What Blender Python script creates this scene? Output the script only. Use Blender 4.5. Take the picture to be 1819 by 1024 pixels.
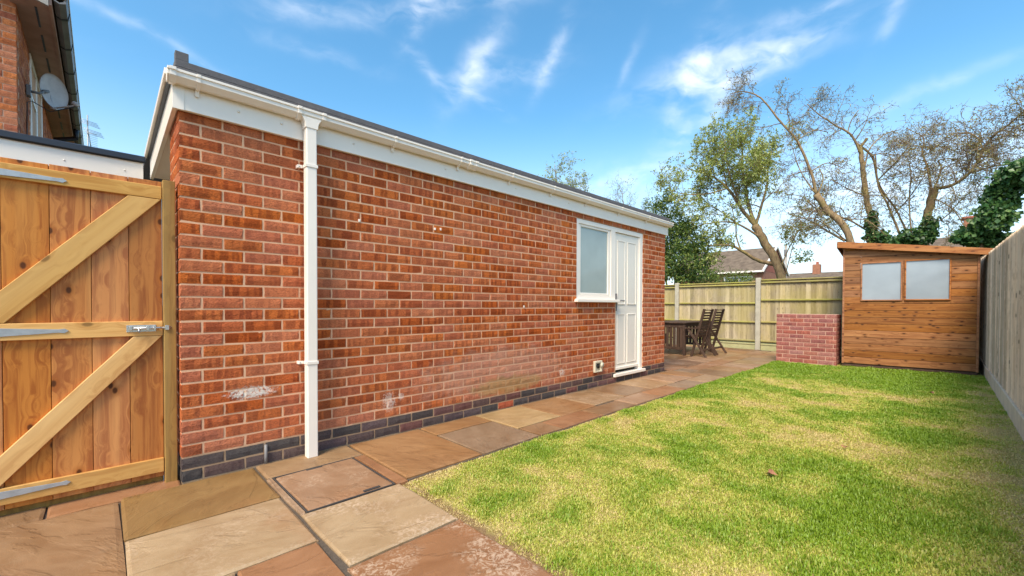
import bpy, bmesh, math, random
import numpy as np
from mathutils import Vector, Matrix
rad = math.radians
S = bpy.context.scene
for o in list(bpy.data.objects): bpy.data.objects.remove(o)

# ------------------------------------------------------------------ camera
F_PX, YAW, PIT, ROLL, SHY = 747.2, rad(45.62), rad(-.81), rad(.14), 42.0
CAM = Vector((-.341, -3.187, 1.07))
FW = Vector((math.cos(YAW)*math.cos(PIT), math.sin(YAW)*math.cos(PIT), math.sin(PIT)))
_R = Vector((math.sin(YAW), -math.cos(YAW), 0)); _U = _R.cross(FW)
RT = math.cos(ROLL)*_R + math.sin(ROLL)*_U
UP = -math.sin(ROLL)*_R + math.cos(ROLL)*_U
cd = bpy.data.cameras.new('camera'); cam = bpy.data.objects.new('camera', cd)
S.collection.objects.link(cam); S.camera = cam
cd.sensor_width = 36; cd.lens = F_PX/1819*36; cd.shift_y = SHY/1819
cd.clip_start = .05; cd.clip_end = 2000
cam.matrix_world = Matrix(((RT.x, UP.x, -FW.x, CAM.x), (RT.y, UP.y, -FW.y, CAM.y), (RT.z, UP.z, -FW.z, CAM.z), (0, 0, 0, 1)))
def ray(px, py): return FW + RT*((px-909.5)/F_PX) + UP*((512+SHY-py)/F_PX)
def atx(px, py, x): d = ray(px, py); return CAM + d*((x-CAM.x)/d.x)
def aty(px, py, y): d = ray(px, py); return CAM + d*((y-CAM.y)/d.y)

# ------------------------------------------------------------------ node helper
class NT:
    def __init__(s, tree): s.t = tree; s.t.nodes.clear()
    def n(s, typ, props=None, **inp):
        nd = s.t.nodes.new(typ)
        for k, v in (props or {}).items(): setattr(nd, k, v)
        for k, v in inp.items():
            k2 = int(k[1:]) if k[0] == '_' and k[1:].isdigit() else k.replace('_', ' ')
            s.put(nd.inputs[k2], v)
        return nd
    def put(s, sock, v):
        if isinstance(v, bpy.types.NodeSocket): s.t.links.new(v, sock)
        elif v is not None:
            if isinstance(v, (tuple, list)) and sock.type == 'RGBA' and len(v) == 3: v = (*v, 1)
            sock.default_value = v
    def m(s, op, a, b=None, c=None, clamp=False):
        nd = s.n('ShaderNodeMath', {'operation': op, 'use_clamp': clamp}); s.put(nd.inputs[0], a); s.put(nd.inputs[1], b); s.put(nd.inputs[2], c)
        return nd.outputs[0]
    def vm(s, op, a, b=None):
        nd = s.n('ShaderNodeVectorMath', {'operation': op}); s.put(nd.inputs[0], a); s.put(nd.inputs[1], b)
        return nd.outputs['Value'] if op in ('DOT_PRODUCT', 'LENGTH', 'DISTANCE') else nd.outputs[0]
    def noise(s, vec, scale=5, detail=4, rough=.55, dist=0, col=False):
        nd = s.n('ShaderNodeTexNoise', None, Vector=vec, Scale=scale, Detail=detail, Roughness=rough, Distortion=dist)
        return nd.outputs['Color' if col else 'Fac']
    def ramp(s, fac, stops, interp='LINEAR'):
        nd = s.n('ShaderNodeValToRGB', None, Fac=fac); cr = nd.color_ramp; cr.interpolation = interp
        while len(cr.elements) < len(stops): cr.elements.new(.5)
        for e, (p, c) in zip(cr.elements, stops):
            e.position = p; e.color = (c, c, c, 1) if isinstance(c, (int, float)) else (*c, 1)
        return nd.outputs['Color']
    def mix(s, fac, a, b, blend='MIX'):
        nd = s.n('ShaderNodeMix', {'data_type': 'RGBA', 'blend_type': blend}); s.put(nd.inputs['Factor'], fac)
        s.put(nd.inputs[6], a); s.put(nd.inputs[7], b); return nd.outputs[2]
    def map(s, vec, scale=(1, 1, 1), loc=(0, 0, 0), rot=(0, 0, 0)):
        return s.n('ShaderNodeMapping', None, Vector=vec, Location=loc, Scale=scale, Rotation=rot).outputs[0]
    def smooth(s, x, a, b):
        nd = s.n('ShaderNodeMapRange', {'interpolation_type': 'SMOOTHSTEP', 'clamp': True}); s.put(nd.inputs[0], x)
        s.put(nd.inputs[1], a); s.put(nd.inputs[2], b); return nd.outputs[0]
    def bump(s, h, strength=.5, dist=.005):
        return s.n('ShaderNodeBump', None, Height=h, Strength=strength, Distance=dist).outputs[0]
    def xyz(s, v): nd = s.n('ShaderNodeSeparateXYZ', None, Vector=v); return nd.outputs
    def comb(s, x=0, y=0, z=0):
        nd = s.n('ShaderNodeCombineXYZ'); s.put(nd.inputs[0], x); s.put(nd.inputs[1], y); s.put(nd.inputs[2], z); return nd.outputs[0]

# ------------------------------------------------------------------ sky, sun, exposure
SUN_AZ, SUN_EL = rad(202), rad(50)            # azimuth measured from +X towards +Y: behind the camera
W = bpy.data.worlds.new('World'); S.world = W; W.use_nodes = True
g = NT(W.node_tree)
sky = g.n('ShaderNodeTexSky', {'sky_type': 'NISHITA', 'sun_disc': False, 'sun_elevation': SUN_EL,
      'sun_rotation': rad(90)-SUN_AZ, 'altitude': 50, 'air_density': 1.0, 'dust_density': 1.2, 'ozone_density': 2.0})
gen = g.vm('NORMALIZE', g.n('ShaderNodeTexCoord').outputs['Generated'])
warp = g.noise(gen, 7, 4, .55, col=True)
gw = g.vm('ADD', gen, g.vm('SCALE', g.vm('SUBTRACT', warp, (.5, .5, .5)), None))
gw.node.inputs[1].default_value = (0, 0, 0)
sc = g.n('ShaderNodeVectorMath', {'operation': 'SCALE'}); g.put(sc.inputs[0], g.vm('SUBTRACT', warp, (.5, .5, .5))); sc.inputs[3].default_value = .06
gw = g.vm('ADD', gen, sc.outputs[0])
def cloud_lobe(px, py, ang, a, b, wgt):
    """a wisp of cirrus: centre direction, tilt, half-length and half-width (radians), weight"""
    c = ray(px, py).normalized()
    t1 = Vector((c.y, -c.x, 0)).normalized(); t2 = t1.cross(c)
    e1 = math.cos(ang)*t1 + math.sin(ang)*t2; e2 = -math.sin(ang)*t1 + math.cos(ang)*t2
    u = g.m('DIVIDE', g.vm('DOT_PRODUCT', gw, tuple(e1)), a*.92); v = g.m('DIVIDE', g.vm('DOT_PRODUCT', gw, tuple(e2)), b*.78)
    q = g.m('ADD', g.m('MULTIPLY', u, u), g.m('MULTIPLY', v, v))
    k = g.m('MULTIPLY', g.m('EXPONENT', g.m('MULTIPLY', q, -1)), wgt)
    return g.m('MULTIPLY', k, g.m('GREATER_THAN', g.vm('DOT_PRODUCT', gen, tuple(c)), 0))
LOBES = [(845, 118, rad(55), .085, .026, .95), (905, 128, rad(12), .10, .028, .5), (978, 100, rad(62), .065, .018, .8), (760, 125, rad(-42), .07, .016, .45),
         (855, 178, rad(-28), .05, .013, .5), (745, 22, rad(62), .06, .024, .75), (810, 5, rad(8), .14, .022, .55), (560, 10, rad(10), .12, .03, .5),
         (1285, 118, rad(8), .15, .04, 1.0), (1225, 150, rad(62), .10, .03, .75), (1265, 195, rad(65), .06, .025, .8), (1210, 245, rad(55), .04, .018, .6),
         (1350, 112, rad(15), .10, .02, .6), (1450, 3, rad(4), .08, .014, .6), (1588, 15, rad(65), .05, .016, .5), (240, 50, rad(-13), .16, .012, .4),
         (1645, 160, rad(10), .13, .012, .35), (1115, 115, rad(60), .05, .012, .3), (560, 92, rad(-5), .12, .016, .25), (1490, 325, rad(6), .30, .06, .75), (1080, 330, rad(8), .3, .045, .6), (1700, 330, 0, .3, .05, .5)]
cl = None
for L in LOBES:
    k = cloud_lobe(*L); cl = k if cl is None else g.m('ADD', cl, k)
fib = g.noise(g.map(gw, (7, 7, 16)), 2.2, 6, .5, .3)
veil = g.smooth(g.noise(g.map(gw, (1.6, 2.4, 5)), 2.2, 6, .6, .8), .56, .95)
dens = g.m('ADD', g.m('MULTIPLY', cl, g.m('MULTIPLY', g.smooth(fib, .25, .80), .95)), g.m('MULTIPLY', veil, .06), clamp=True)
hz = g.smooth(g.xyz(gen)[2], .42, .02)
hs = g.n('ShaderNodeHueSaturation', None, Hue=.485, Saturation=1.24, Value=1.0, Color=sky.outputs[0])
skyc = g.mix(g.m('MULTIPLY', hz, .62), hs.outputs[0], (4.2, 4.9, 5.6))
skyc = g.mix(g.m('MULTIPLY', dens, .60), skyc, (5.4, 5.5, 5.7))
bg = g.n('ShaderNodeBackground', None, Color=skyc, Strength=.15)
g.n('ShaderNodeOutputWorld', None, Surface=bg.outputs[0])
sl = bpy.data.lights.new('sun', 'SUN'); sl.energy = 2.75; sl.angle = rad(22); sl.color = (1, .89, .71)
so = bpy.data.objects.new('sun', sl); S.collection.objects.link(so)
sd = Vector((math.cos(SUN_AZ)*math.cos(SUN_EL), math.sin(SUN_AZ)*math.cos(SUN_EL), math.sin(SUN_EL)))
so.rotation_euler = sd.to_track_quat('Z', 'Y').to_euler(); so.location = (0, -6, 12)
S.view_settings.view_transform = 'Standard'; S.view_settings.look = 'None'
S.view_settings.gamma = 1; S.view_settings.exposure = .92; S.view_settings.use_curve_mapping = False

# ------------------------------------------------------------------ materials
def material(name):
    m = bpy.data.materials.new(name); m.use_nodes = True
    return m, NT(m.node_tree)
def finish(g, col, rough=.6, normal=None, spec=.5, metal=0, **kw):
    b = g.n('ShaderNodeBsdfPrincipled'); g.put(b.inputs['Base Color'], col); g.put(b.inputs['Roughness'], rough)
    b.inputs['Metallic'].default_value = metal; b.inputs['Specular IOR Level'].default_value = spec
    if normal: g.put(b.inputs['Normal'], normal)
    for k, v in kw.items(): g.put(b.inputs[k.replace('_', ' ')], v)
    g.n('ShaderNodeOutputMaterial', None, Surface=b.outputs[0])
def geo_pos(g): return g.n('ShaderNodeNewGeometry').outputs['Position']
def obj_rand(g): return g.n('ShaderNodeObjectInfo').outputs['Random']
def attr(g, name, out): return g.n('ShaderNodeAttribute', {'attribute_name': name}).outputs[out]
def blob(g, pos, c, r, nz=None, amt=.5):
    """soft patch around a point: 1 inside, 0 outside, edge broken by noise"""
    d = g.vm('LENGTH', g.map(g.vm('SUBTRACT', pos, tuple(c)), tuple(1/v for v in r)))
    if nz is not None: d = g.m('ADD', d, g.m('MULTIPLY', g.m('SUBTRACT', nz, .5), amt*4))
    return g.smooth(d, 1.1, .55)

def wall_stains_and_tone(g, pos, col, mortar=False):
    nz = g.noise(pos, 9, 6, .65); nf = g.noise(pos, 70, 4, .7)
    pale = g.m('MULTIPLY', blob(g, pos, (2.7, 0, .40), (1.15, 1, .28), nz, .35), .42)
    col = g.mix(pale, col, (.60, .36, .26))
    low = g.m('MULTIPLY', g.smooth(g.m('ADD', g.xyz(pos)[2], g.m('MULTIPLY', nz, .5)), .85, .35), .13)  # tone only: wall mixed paler towards the bottom, edge broken by noise
    col = g.mix(low, col, (.56, .34, .23))
    moss = g.m('MULTIPLY', blob(g, pos, (2.75, 0, .24), (.6, 1, .10), nz, .4), .55)
    col = g.mix(moss, col, (.36, .25, .085))
    dust = g.m('MULTIPLY', g.smooth(nf, .58, .75), .08)
    col = g.mix(dust, col, (.62, .44, .33))
    for c, r, a in (((.37, 0, .492), (.145, 1, .042), .5), ((1.36, 0, .275), (.06, 1, .085), .6), ((1.47, 0, .30), (.03, 1, .03), .6),
                    ((3.62, 0, .27), (.06, 1, .05), .5)):
        w = g.m('MULTIPLY', blob(g, pos, c, r, nf, a), g.smooth(g.noise(pos, 45, 4, .7), .36, .52))
        col = g.mix(g.m('MULTIPLY', w, .85 if c[0] < 1 else .5), col, (.78, .74, .66))
    return col

def mat_brick(name, ramp, bump=1.0, stains_and_tone=False, bands=.5):
    m, g = material(name); pos = geo_pos(g)
    bc = attr(g, 'bc', 'Vector'); r0 = g.m('FRACT', g.m('ADD', attr(g, 'rnd', 'Fac'), g.m('MULTIPLY', obj_rand(g), 7.13)))
    r1 = g.m('FRACT', g.m('MULTIPLY', r0, 17.31)); r2 = g.m('FRACT', g.m('MULTIPLY', r0, 57.77))
    col = g.ramp(r0, ramp)
    val = g.n('ShaderNodeHueSaturation', None, Color=col, Value=g.m('ADD', .93, g.m('MULTIPLY', r1, .16)), Saturation=g.m('ADD', .9, g.m('MULTIPLY', r2, .13))).outputs[0]
    b = g.xyz(bc)
    bx = g.m('ADD', b[0], g.m('MULTIPLY', g.noise(bc, 30, 2), .02))
    band = g.smooth(g.noise(g.comb(g.m('ADD', g.m('MULTIPLY', bx, 24), g.m('MULTIPLY', r0, 90)), g.m('MULTIPLY', r1, 40), 0), 1, 1, .5), .46, .56)
    edge = g.smooth(g.m('ABSOLUTE', b[2]), .031, .024)
    dk = g.m('MULTIPLY', g.m('MULTIPLY', band, edge), g.m('MULTIPLY', g.m('ADD', .5, g.m('MULTIPLY', g.smooth(r2, .2, .8), .5)), bands))
    val = g.mix(dk, val, g.mix(1, val, (.56, .50, .60), 'MULTIPLY'))
    bo_ = g.vm('ADD', bc, g.comb(g.m('MULTIPLY', r0, 41), g.m('MULTIPLY', r1, 17), g.m('MULTIPLY', r2, 29)))
    n1 = g.noise(g.map(bo_, (1, 1, 1.5), rot=(0, .7, 0)), 95, 5, .7); n2 = g.noise(bo_, 28, 4, .6)
    val = g.mix(g.m('MULTIPLY', g.smooth(n1, .50, .62), .55), val, g.mix(1, val, (1.22, 1.22, 1.2), 'MULTIPLY'))
    val = g.mix(g.m('MULTIPLY', g.smooth(n1, .49, .36), .65), val, g.mix(1, val, (.5, .45, .45), 'MULTIPLY'))
    val = g.mix(g.m('MULTIPLY', g.smooth(n2, .48, .7), .4), val, g.mix(1, val, (1.18, 1.18, 1.15), 'MULTIPLY'))
    if stains_and_tone: val = wall_stains_and_tone(g, pos, val)
    h = g.m('ADD', g.m('MULTIPLY', n1, .7), g.m('MULTIPLY', n2, .6))
    finish(g, val, .85, g.bump(h, 1.0*bump, .018), spec=.1)
    return m
M = {}
RED = [(0, (.48, .112, .033)), (.25, (.52, .122, .034)), (.5, (.55, .145, .039)), (.75, (.56, .155, .043)), (1, (.50, .116, .034))]
M['brick'] = mat_brick('red_rustic_brick', RED, 1.0, True, .85)
M['brick_house'] = mat_brick('orange_brick', [(0, (.40, .105, .045)), (.3, (.54, .17, .06)), (.6, (.62, .21, .075)), (1, (.47, .135, .06))], .8, False, .5)
M['brick_bbq'] = mat_brick('purple_red_brick', [(0, (.28, .092, .078)), (.3, (.37, .12, .085)), (.55, (.35, .145, .12)), (.8, (.40, .135, .085)), (1, (.27, .10, .09))], .6, False, .5)
M['blue_brick'] = mat_brick('blue_engineering_brick', [(0, (.07, .060, .056)), (.35, (.09, .078, .074)), (.55, (.14, .082, .070)), (.72, (.075, .067, .064)), (.84, (.20, .085, .07)), (.93, (.11, .08, .08)), (.982, (.11, .08, .08)), (.988, (.45, .11, .05)), (1, (.45, .11, .05))], .25, False, .4)

def mat_simple(name, c, rough=.6, var=.12, scale=8, bump=0, bscale=60, spec=.5, metal=0, dist=.003):
    m, g = material(name); p = geo_pos(g)
    n = g.noise(p, scale, 5, .6)
    col = g.mix(g.m('MULTIPLY', g.smooth(n, .35, .7), var), c, tuple(v*.55 for v in c))
    nb = g.bump(g.noise(p, bscale, 4, .6), bump, dist) if bump else None
    finish(g, col, g.m('ADD', rough-.05, g.m('MULTIPLY', n, .12)), nb, spec, metal); return m
def mat_mortar(name, c, stains_and_tone):
    m, g = material(name); p = geo_pos(g)
    n = g.noise(p, 12, 5, .6); f = g.noise(p, 220, 3, .7)
    col = g.mix(g.m('MULTIPLY', g.smooth(n, .4, .75), .35), c, tuple(v*.72 for v in c))
    col = g.mix(g.m('MULTIPLY', g.smooth(f, .45, .3), .35), col, tuple(v*.5 for v in c))
    if stains_and_tone:
        col = g.mix(g.m('MULTIPLY', g.smooth(g.m('ADD', g.xyz(p)[2], g.m('MULTIPLY', n, .10)), .215, .17), .75), col, (.22, .17, .10))
        col = wall_stains_and_tone(g, p, col)
    finish(g, col, .95, g.bump(g.m('ADD', f, n), .5, .004), spec=.2); return m
M['mortar'] = mat_mortar('sandy_mortar', (.72, .435, .265), True)
M['mortar_house'] = mat_mortar('pale_mortar', (.62, .38, .25), False)
M['mortar_bbq'] = mat_mortar('pink_mortar', (.58, .36, .27), False)
M['upvc'] = mat_simple('white_upvc', (.88, .80, .70), .33, .07, 3, .0)
M['upvc_door'] = mat_simple('cream_upvc', (.84, .775, .675), .36, .05, 3)
M['felt'] = mat_simple('dark_roof_felt', (.12, .115, .12), .9, .3, 20, .6, 300)
M['black'] = mat_simple('black_trim', (.022, .023, .030), .35, .3, 10)
M['rim'] = mat_simple('rusty_dark_rim', (.055, .047, .042), .7, .5, 40, .4)
M['grey_pvc'] = mat_simple('grey_gutter', (.20, .19, .185), .5, .4, 6)
M['soffit_brown'] = mat_simple('brown_soffit', (.52, .30, .22), .7, .45, 5, .2)
M['steel'] = mat_simple('galvanised_steel', (.46, .47, .47), .45, .35, 25, .15, 80, metal=.55)
M['bright_steel'] = mat_simple('bright_steel', (.62, .60, .57), .25, .15, 30, metal=.8)
M['concrete'] = mat_simple('concrete', (.46, .42, .32), .9, .35, 9, .6, 120)
M['gravelboard'] = mat_simple('concrete_board', (.68, .53, .37), .9, .4, 6, .6, 90)
M['gravelboard_green'] = mat_simple('algae_concrete', (.44, .41, .20), .9, .35, 6, .6, 90)
M['dish'] = mat_simple('dish_grey', (.55, .48, .44), .6, .3, 12)
M['weathered'] = mat_simple('weathered_timber', (.40, .36, .31), .85, .5, 18, .5, 60)
M['socket'] = mat_simple('beige_plastic', (.62, .56, .42), .45, .2, 20)
M['render'] = mat_simple('cream_render', (.72, .63, .53), .8, .1, 4)
M['dark'] = mat_simple('dark_inside', (.02, .018, .016), .9, .2, 5)
M['soil'] = mat_simple('dark_soil', (.085, .055, .032), .95, .5, 25, .9, 60, spec=.1, dist=.01)
M['grit'] = mat_simple('dark_joint_grit', (.12, .095, .072), .95, .5, 60, .9, 180, spec=.15)
M['ground'] = mat_simple('rough_ground', (.075, .085, .03), .95, .5, .6, .5, 4, spec=.1)
M['leaf_litter'] = mat_simple('brown_leaf', (.36, .16, .09), .8, .5, 60)

def mat_glass(name, c, rough, coat=1.0):
    m, g = material(name); p = geo_pos(g)
    n = g.noise(p, 3, 3, .5)
    col = g.mix(g.smooth(n, .3, .75), c, tuple(v*.88 for v in c))
    finish(g, col, rough, g.bump(g.noise(p, 400, 2), .06, .001), .5, Coat_Weight=coat, Coat_Roughness=.08); return m
M['frosted'] = mat_glass('frosted_glass', (.36, .43, .41), .3, .5)
M['pane'] = mat_glass('clear_pane', (.30, .345, .38), .25, 1.0)
M['house_pane'] = mat_glass('dark_pane', (.10, .12, .14), .1, 1.0)

def mat_wood(name, c, dark, light, axis='Z', knots=.8, rough=.7, stretch=22, bump=.25, algae=None, kscale=4.2, alg_amt=.6, vv=.36, face='Y', ksel_t=.6):
    m, g = material(name); rn = obj_rand(g)
    tc = g.n('ShaderNodeTexCoord').outputs['Object']; pos = geo_pos(g)
    r1 = g.m('FRACT', g.m('MULTIPLY', rn, 31.7))
    v = g.vm('ADD', tc, g.comb(g.m('MULTIPLY', rn, 37), g.m('MULTIPLY', r1, 23), g.m('MULTIPLY', rn, 53)))
    lo = 1.0
    sc = {'X': (lo, stretch, stretch), 'Z': (stretch, stretch, lo), 'Y': (stretch, lo, stretch)}[axis]
    q = g.xyz(v); a, b, ka, kb = {'X': (0, 2, 1.2, 2.2), 'Z': (0 if face == 'Y' else 1, 2, 2.0, 1.2), 'Y': (1, 2, 1.1, 2.4)}[axis]
    vo = g.n('ShaderNodeTexVoronoi', {'feature': 'F1', 'voronoi_dimensions': '2D'}, Vector=g.comb(g.m('MULTIPLY', q[a], kscale*ka), g.m('MULTIPLY', q[b], kscale*kb), 0), Scale=1.0, Randomness=1.0)
    kd = vo.outputs['Distance']
    kwarp = g.smooth(kd, .5, .05)
    g1 = g.noise(g.vm('ADD', g.map(v, sc), g.comb(g.m('MULTIPLY', kwarp, .45), 0, g.m('MULTIPLY', kwarp, .45))), 2.0, 6, .6, .5)
    g2 = g.noise(g.map(v, tuple(q*.25 for q in sc)), 2.2, 3, .5)
    col = g.mix(g.smooth(g1, .38, .66), c, dark)
    col = g.mix(g.m('MULTIPLY', g.smooth(g2, .45, .75), .7), col, light)
    col = g.n('ShaderNodeHueSaturation', None, Color=col, Value=g.m('ADD', 1-vv/2, g.m('MULTIPLY', rn, vv)), Saturation=g.m('ADD', .92, g.m('MULTIPLY', r1, .15))).outputs[0]
    ksel = g.m('GREATER_THAN', g.xyz(vo.outputs['Color'])[0], ksel_t)
    knot = g.m('MULTIPLY', g.m('MULTIPLY', g.smooth(kd, .15, .07), ksel), knots)
    halo = g.m('MULTIPLY', g.m('MULTIPLY', g.smooth(kd, .34, .12), ksel), knots*.55)
    col = g.mix(halo, col, dark); col = g.mix(knot, col, tuple(q*.28 for q in dark))
    if algae:
        az = g.noise(pos, 1.7, 5, .6)
        col = g.mix(g.m('MULTIPLY', g.smooth(az, .35, .62), alg_amt), col, algae)
    finish(g, col, rough, g.bump(g.m('ADD', g1, g.m('MULTIPLY', knot, -.4)), bump, .003), .3); return m
M['gate_board'] = mat_wood('stained_gate_board', (.54, .190, .028), (.35, .095, .011), (.64, .27, .055), 'Z', 1.0, .6, kscale=5.2)
M['gate_rail'] = mat_wood('new_timber_x', (.70, .385, .115), (.56, .27, .07), (.76, .46, .165), 'X', .7, .7, 16, .15)
M['gate_post'] = mat_wood('treated_post', (.30, .165, .038), (.21, .11, .026), (.36, .23, .07), 'Z', .5, .7)
M['shed'] = mat_wood('shed_board', (.33, .135, .040), (.20, .068, .019), (.41, .19, .065), 'Y', .95, .7, 22, .2, kscale=5.0, ksel_t=.5)
M['shed_roof'] = mat_wood('shed_trim', (.38, .155, .055), (.24, .08, .028), (.46, .21, .08), 'Y', .7, .7)
M['fence_grey'] = mat_wood('grey_fence_board', (.72, .56, .40), (.54, .40, .27), (.80, .66, .49), 'Z', .6, .85, 22, .3, vv=.5, ksel_t=.7)
M['fence_green'] = mat_wood('algae_fence_board', (.42, .335, .20), (.28, .22, .13), (.50, .415, .26), 'Z', .4, .85, 22, .3, algae=(.39, .325, .08), alg_amt=.38, vv=.6, face='X', ksel_t=.75)
M['fence_rail'] = mat_wood('algae_rail', (.41, .34, .13), (.28, .22, .075), (.47, .40, .18), 'Y', .3, .85, 22, .2, algae=(.36, .35, .06))
M['dark_wood'] = mat_wood('dark_stained_wood', (.075, .042, .026), (.05, .027, .017), (.11, .065, .042), 'Z', .2, .6, 22, .1)

def mat_slab():
    m, g = material('riven_sandstone'); oi = g.n('ShaderNodeObjectInfo'); base = oi.outputs['Color']; al = oi.outputs['Alpha']; rn = oi.outputs['Random']
    p = geo_pos(g); off = g.vm('ADD', p, g.comb(g.m('MULTIPLY', rn, 71), g.m('MULTIPLY', rn, 37), g.m('MULTIPLY', rn, 5)))
    off = g.n('ShaderNodeVectorRotate', {'rotation_type': 'Z_AXIS'}, Vector=off, Angle=g.m('MULTIPLY', rn, 43)).outputs[0]
    big = g.noise(g.map(off, (1, 1.6, 1)), 2.1, 5, .6, 1.2); mid = g.noise(g.map(off, (2.0, 4.2, 1), rot=(0, 0, .3)), 2.2, 6, .62, .8); fine = g.noise(off, 160, 4, .7)
    col = g.mix(g.m('MULTIPLY', g.smooth(big, .33, .72), .6), base, g.mix(1, base, (.66, .56, .46), 'MULTIPLY'))
    col = g.mix(g.m('MULTIPLY', g.smooth(mid, .40, .75), .40), col, g.mix(1, base, (1.28, 1.34, 1.42), 'MULTIPLY'))
    rust = g.smooth(g.noise(off, 1.3, 4, .6, .8), .52, .72)
    col = g.mix(g.m('MULTIPLY', rust, .22), col, (.34, .13, .045))
    # riven ridge lines
    wv = g.noise(g.map(off, (1.1, 2.6, 1), rot=(0, 0, .5)), 1.6, 5, .55, 1.0)
    step = g.smooth(g.m('ABSOLUTE', g.m('SUBTRACT', wv, .5)), .012, .0)
    col = g.mix(g.m('MULTIPLY', step, .22), col, g.mix(1, col, (.5, .45, .4), 'MULTIPLY'))
    # whitish mottling on some slabs
    mo = g.m('MULTIPLY', g.smooth(g.noise(off, 3.2, 4, .55), .44, .6), g.smooth(g.noise(off, 30, 5, .75, 1.5), .46, .6))
    col = g.mix(g.m('MULTIPLY', mo, g.m('MULTIPLY', g.m('SUBTRACT', 1, al), .7)), col, (.62, .47, .33))
    dirt = g.smooth(g.noise(off, 5, 6, .7), .60, .8)
    col = g.mix(g.m('MULTIPLY', dirt, .35), col, (.13, .085, .05))
    col = g.mix(g.m('MULTIPLY', g.smooth(fine, .55, .75), .22), col, g.mix(1, col, (.55, .55, .55), 'MULTIPLY'))
    wet = g.smooth(g.noise(p, 1.1, 3, .5), .35, .65)
    h = g.m('ADD', g.m('MULTIPLY', g.smooth(wv, .46, .54), .9), g.m('ADD', g.m('MULTIPLY', mid, .8), g.m('MULTIPLY', fine, .25)))
    finish(g, col, g.m('ADD', .30, g.m('MULTIPLY', wet, .30)), g.bump(h, .5, .006), .5); return m
M['slab'] = mat_slab()

def mat_grass():
    m, g = material('grass_blades'); c = attr(g, 'col', 'Color')
    d = g.n('ShaderNodeBsdfDiffuse', None, Color=c); t = g.n('ShaderNodeBsdfTranslucent', None, Color=c)
    gl = g.n('ShaderNodeBsdfGlossy', None, Color=(1, 1, 1, 1), Roughness=.45)
    a = g.n('ShaderNodeMixShader', None, Fac=.35); g.put(a.inputs[1], d.outputs[0]); g.put(a.inputs[2], t.outputs[0])
    b = g.n('ShaderNodeMixShader', None, Fac=.025); g.put(b.inputs[1], a.outputs[0]); g.put(b.inputs[2], gl.outputs[0])
    g.n('ShaderNodeOutputMaterial', None, Surface=b.outputs[0]); return m
M['grass'] = mat_grass()
def mat_lawn():
    m, g = material('lawn_thatch'); p = geo_pos(g)
    n = g.noise(p, 2.2, 5, .6); f = g.noise(p, 90, 4, .7)
    col = g.mix(g.smooth(n, .38, .62), (.32, .34, .05), (.50, .42, .15))
    col = g.mix(g.m('MULTIPLY', g.smooth(f, .4, .65), .5), col, (.20, .14, .055))
    q = g.xyz(p); e = g.m('MINIMUM', g.m('SUBTRACT', q[0], .94), g.m('SUBTRACT', -.885, q[1]))
    e = g.m('ADD', e, g.m('MULTIPLY', g.m('SUBTRACT', g.noise(p, 14, 4, .6), .5), .12))
    col = g.mix(g.smooth(e, .10, .03), col, g.mix(f, (.15, .09, .045), (.30, .20, .10)))
    finish(g, col, .95, g.bump(f, .9, .008), .1); return m
M['lawn'] = mat_lawn()
def mat_leaf(name, cs, gloss=.06):
    m, g = material(name); r = attr(g, 'rnd', 'Fac')
    c = g.ramp(r, [(i/(len(cs)-1), q) for i, q in enumerate(cs)])
    d = g.n('ShaderNodeBsdfDiffuse', None, Color=c); t = g.n('ShaderNodeBsdfTranslucent', None, Color=c)
    gl = g.n('ShaderNodeBsdfGlossy', None, Color=(1, 1, 1, 1), Roughness=.4)
    a = g.n('ShaderNodeMixShader', None, Fac=.35); g.put(a.inputs[1], d.outputs[0]); g.put(a.inputs[2], t.outputs[0])
    b = g.n('ShaderNodeMixShader', None, Fac=gloss); g.put(b.inputs[1], a.outputs[0]); g.put(b.inputs[2], gl.outputs[0])
    g.n('ShaderNodeOutputMaterial', None, Surface=b.outputs[0]); return m
M['leaf_spring'] = mat_leaf('spring_leaf', [(.24, .30, .05), (.36, .43, .08), (.46, .48, .14), (.32, .36, .09)], .04)
M['leaf_bud'] = mat_leaf('budding_leaf', [(.24, .20, .08), (.36, .34, .11), (.42, .37, .15)], .03)
M['leaf_laurel'] = mat_leaf('evergreen_leaf', [(.03, .075, .02), (.06, .12, .028), (.16, .23, .04), (.30, .34, .07)], .03)
M['leaf_ivy'] = mat_leaf('ivy_leaf', [(.025, .075, .018), (.045, .12, .03), (.09, .18, .05), (.15, .25, .06)], .03)
def mat_bark(name, c1, c2):
    m, g = material(name); p = geo_pos(g)
    n = g.noise(g.map(p, (6, 6, 2.0)), 3, 6, .65); a = g.noise(p, 2.2, 4, .6)
    col = g.mix(g.smooth(n, .35, .65), c1, c2); col = g.mix(g.m('MULTIPLY', g.smooth(a, .48, .65), .5), col, (.26, .22, .06))
    finish(g, col, .9, g.bump(n, .8, .02), .2); return m
M['bark'] = mat_bark('bark', (.34, .24, .13), (.19, .125, .07))
M['bark_dark'] = mat_bark('twig_bark', (.28, .195, .12), (.17, .115, .07))
def mat_tiles():
    m, g = material('roof_tile'); rn = obj_rand(g)
    n = g.noise(geo_pos(g), 3, 5, .6)
    finish(g, g.mix(g.smooth(n, .35, .7), (.185, .14, .10), (.115, .085, .062)), .9, None, .2); return m
M['tiles'] = mat_tiles()
M['far_brick'] = mat_simple('far_brick', (.36, .155, .09), .9, .45, 6)
M['redtile'] = mat_simple('red_hung_tile', (.38, .12, .07), .85, .4, 4)

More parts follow.
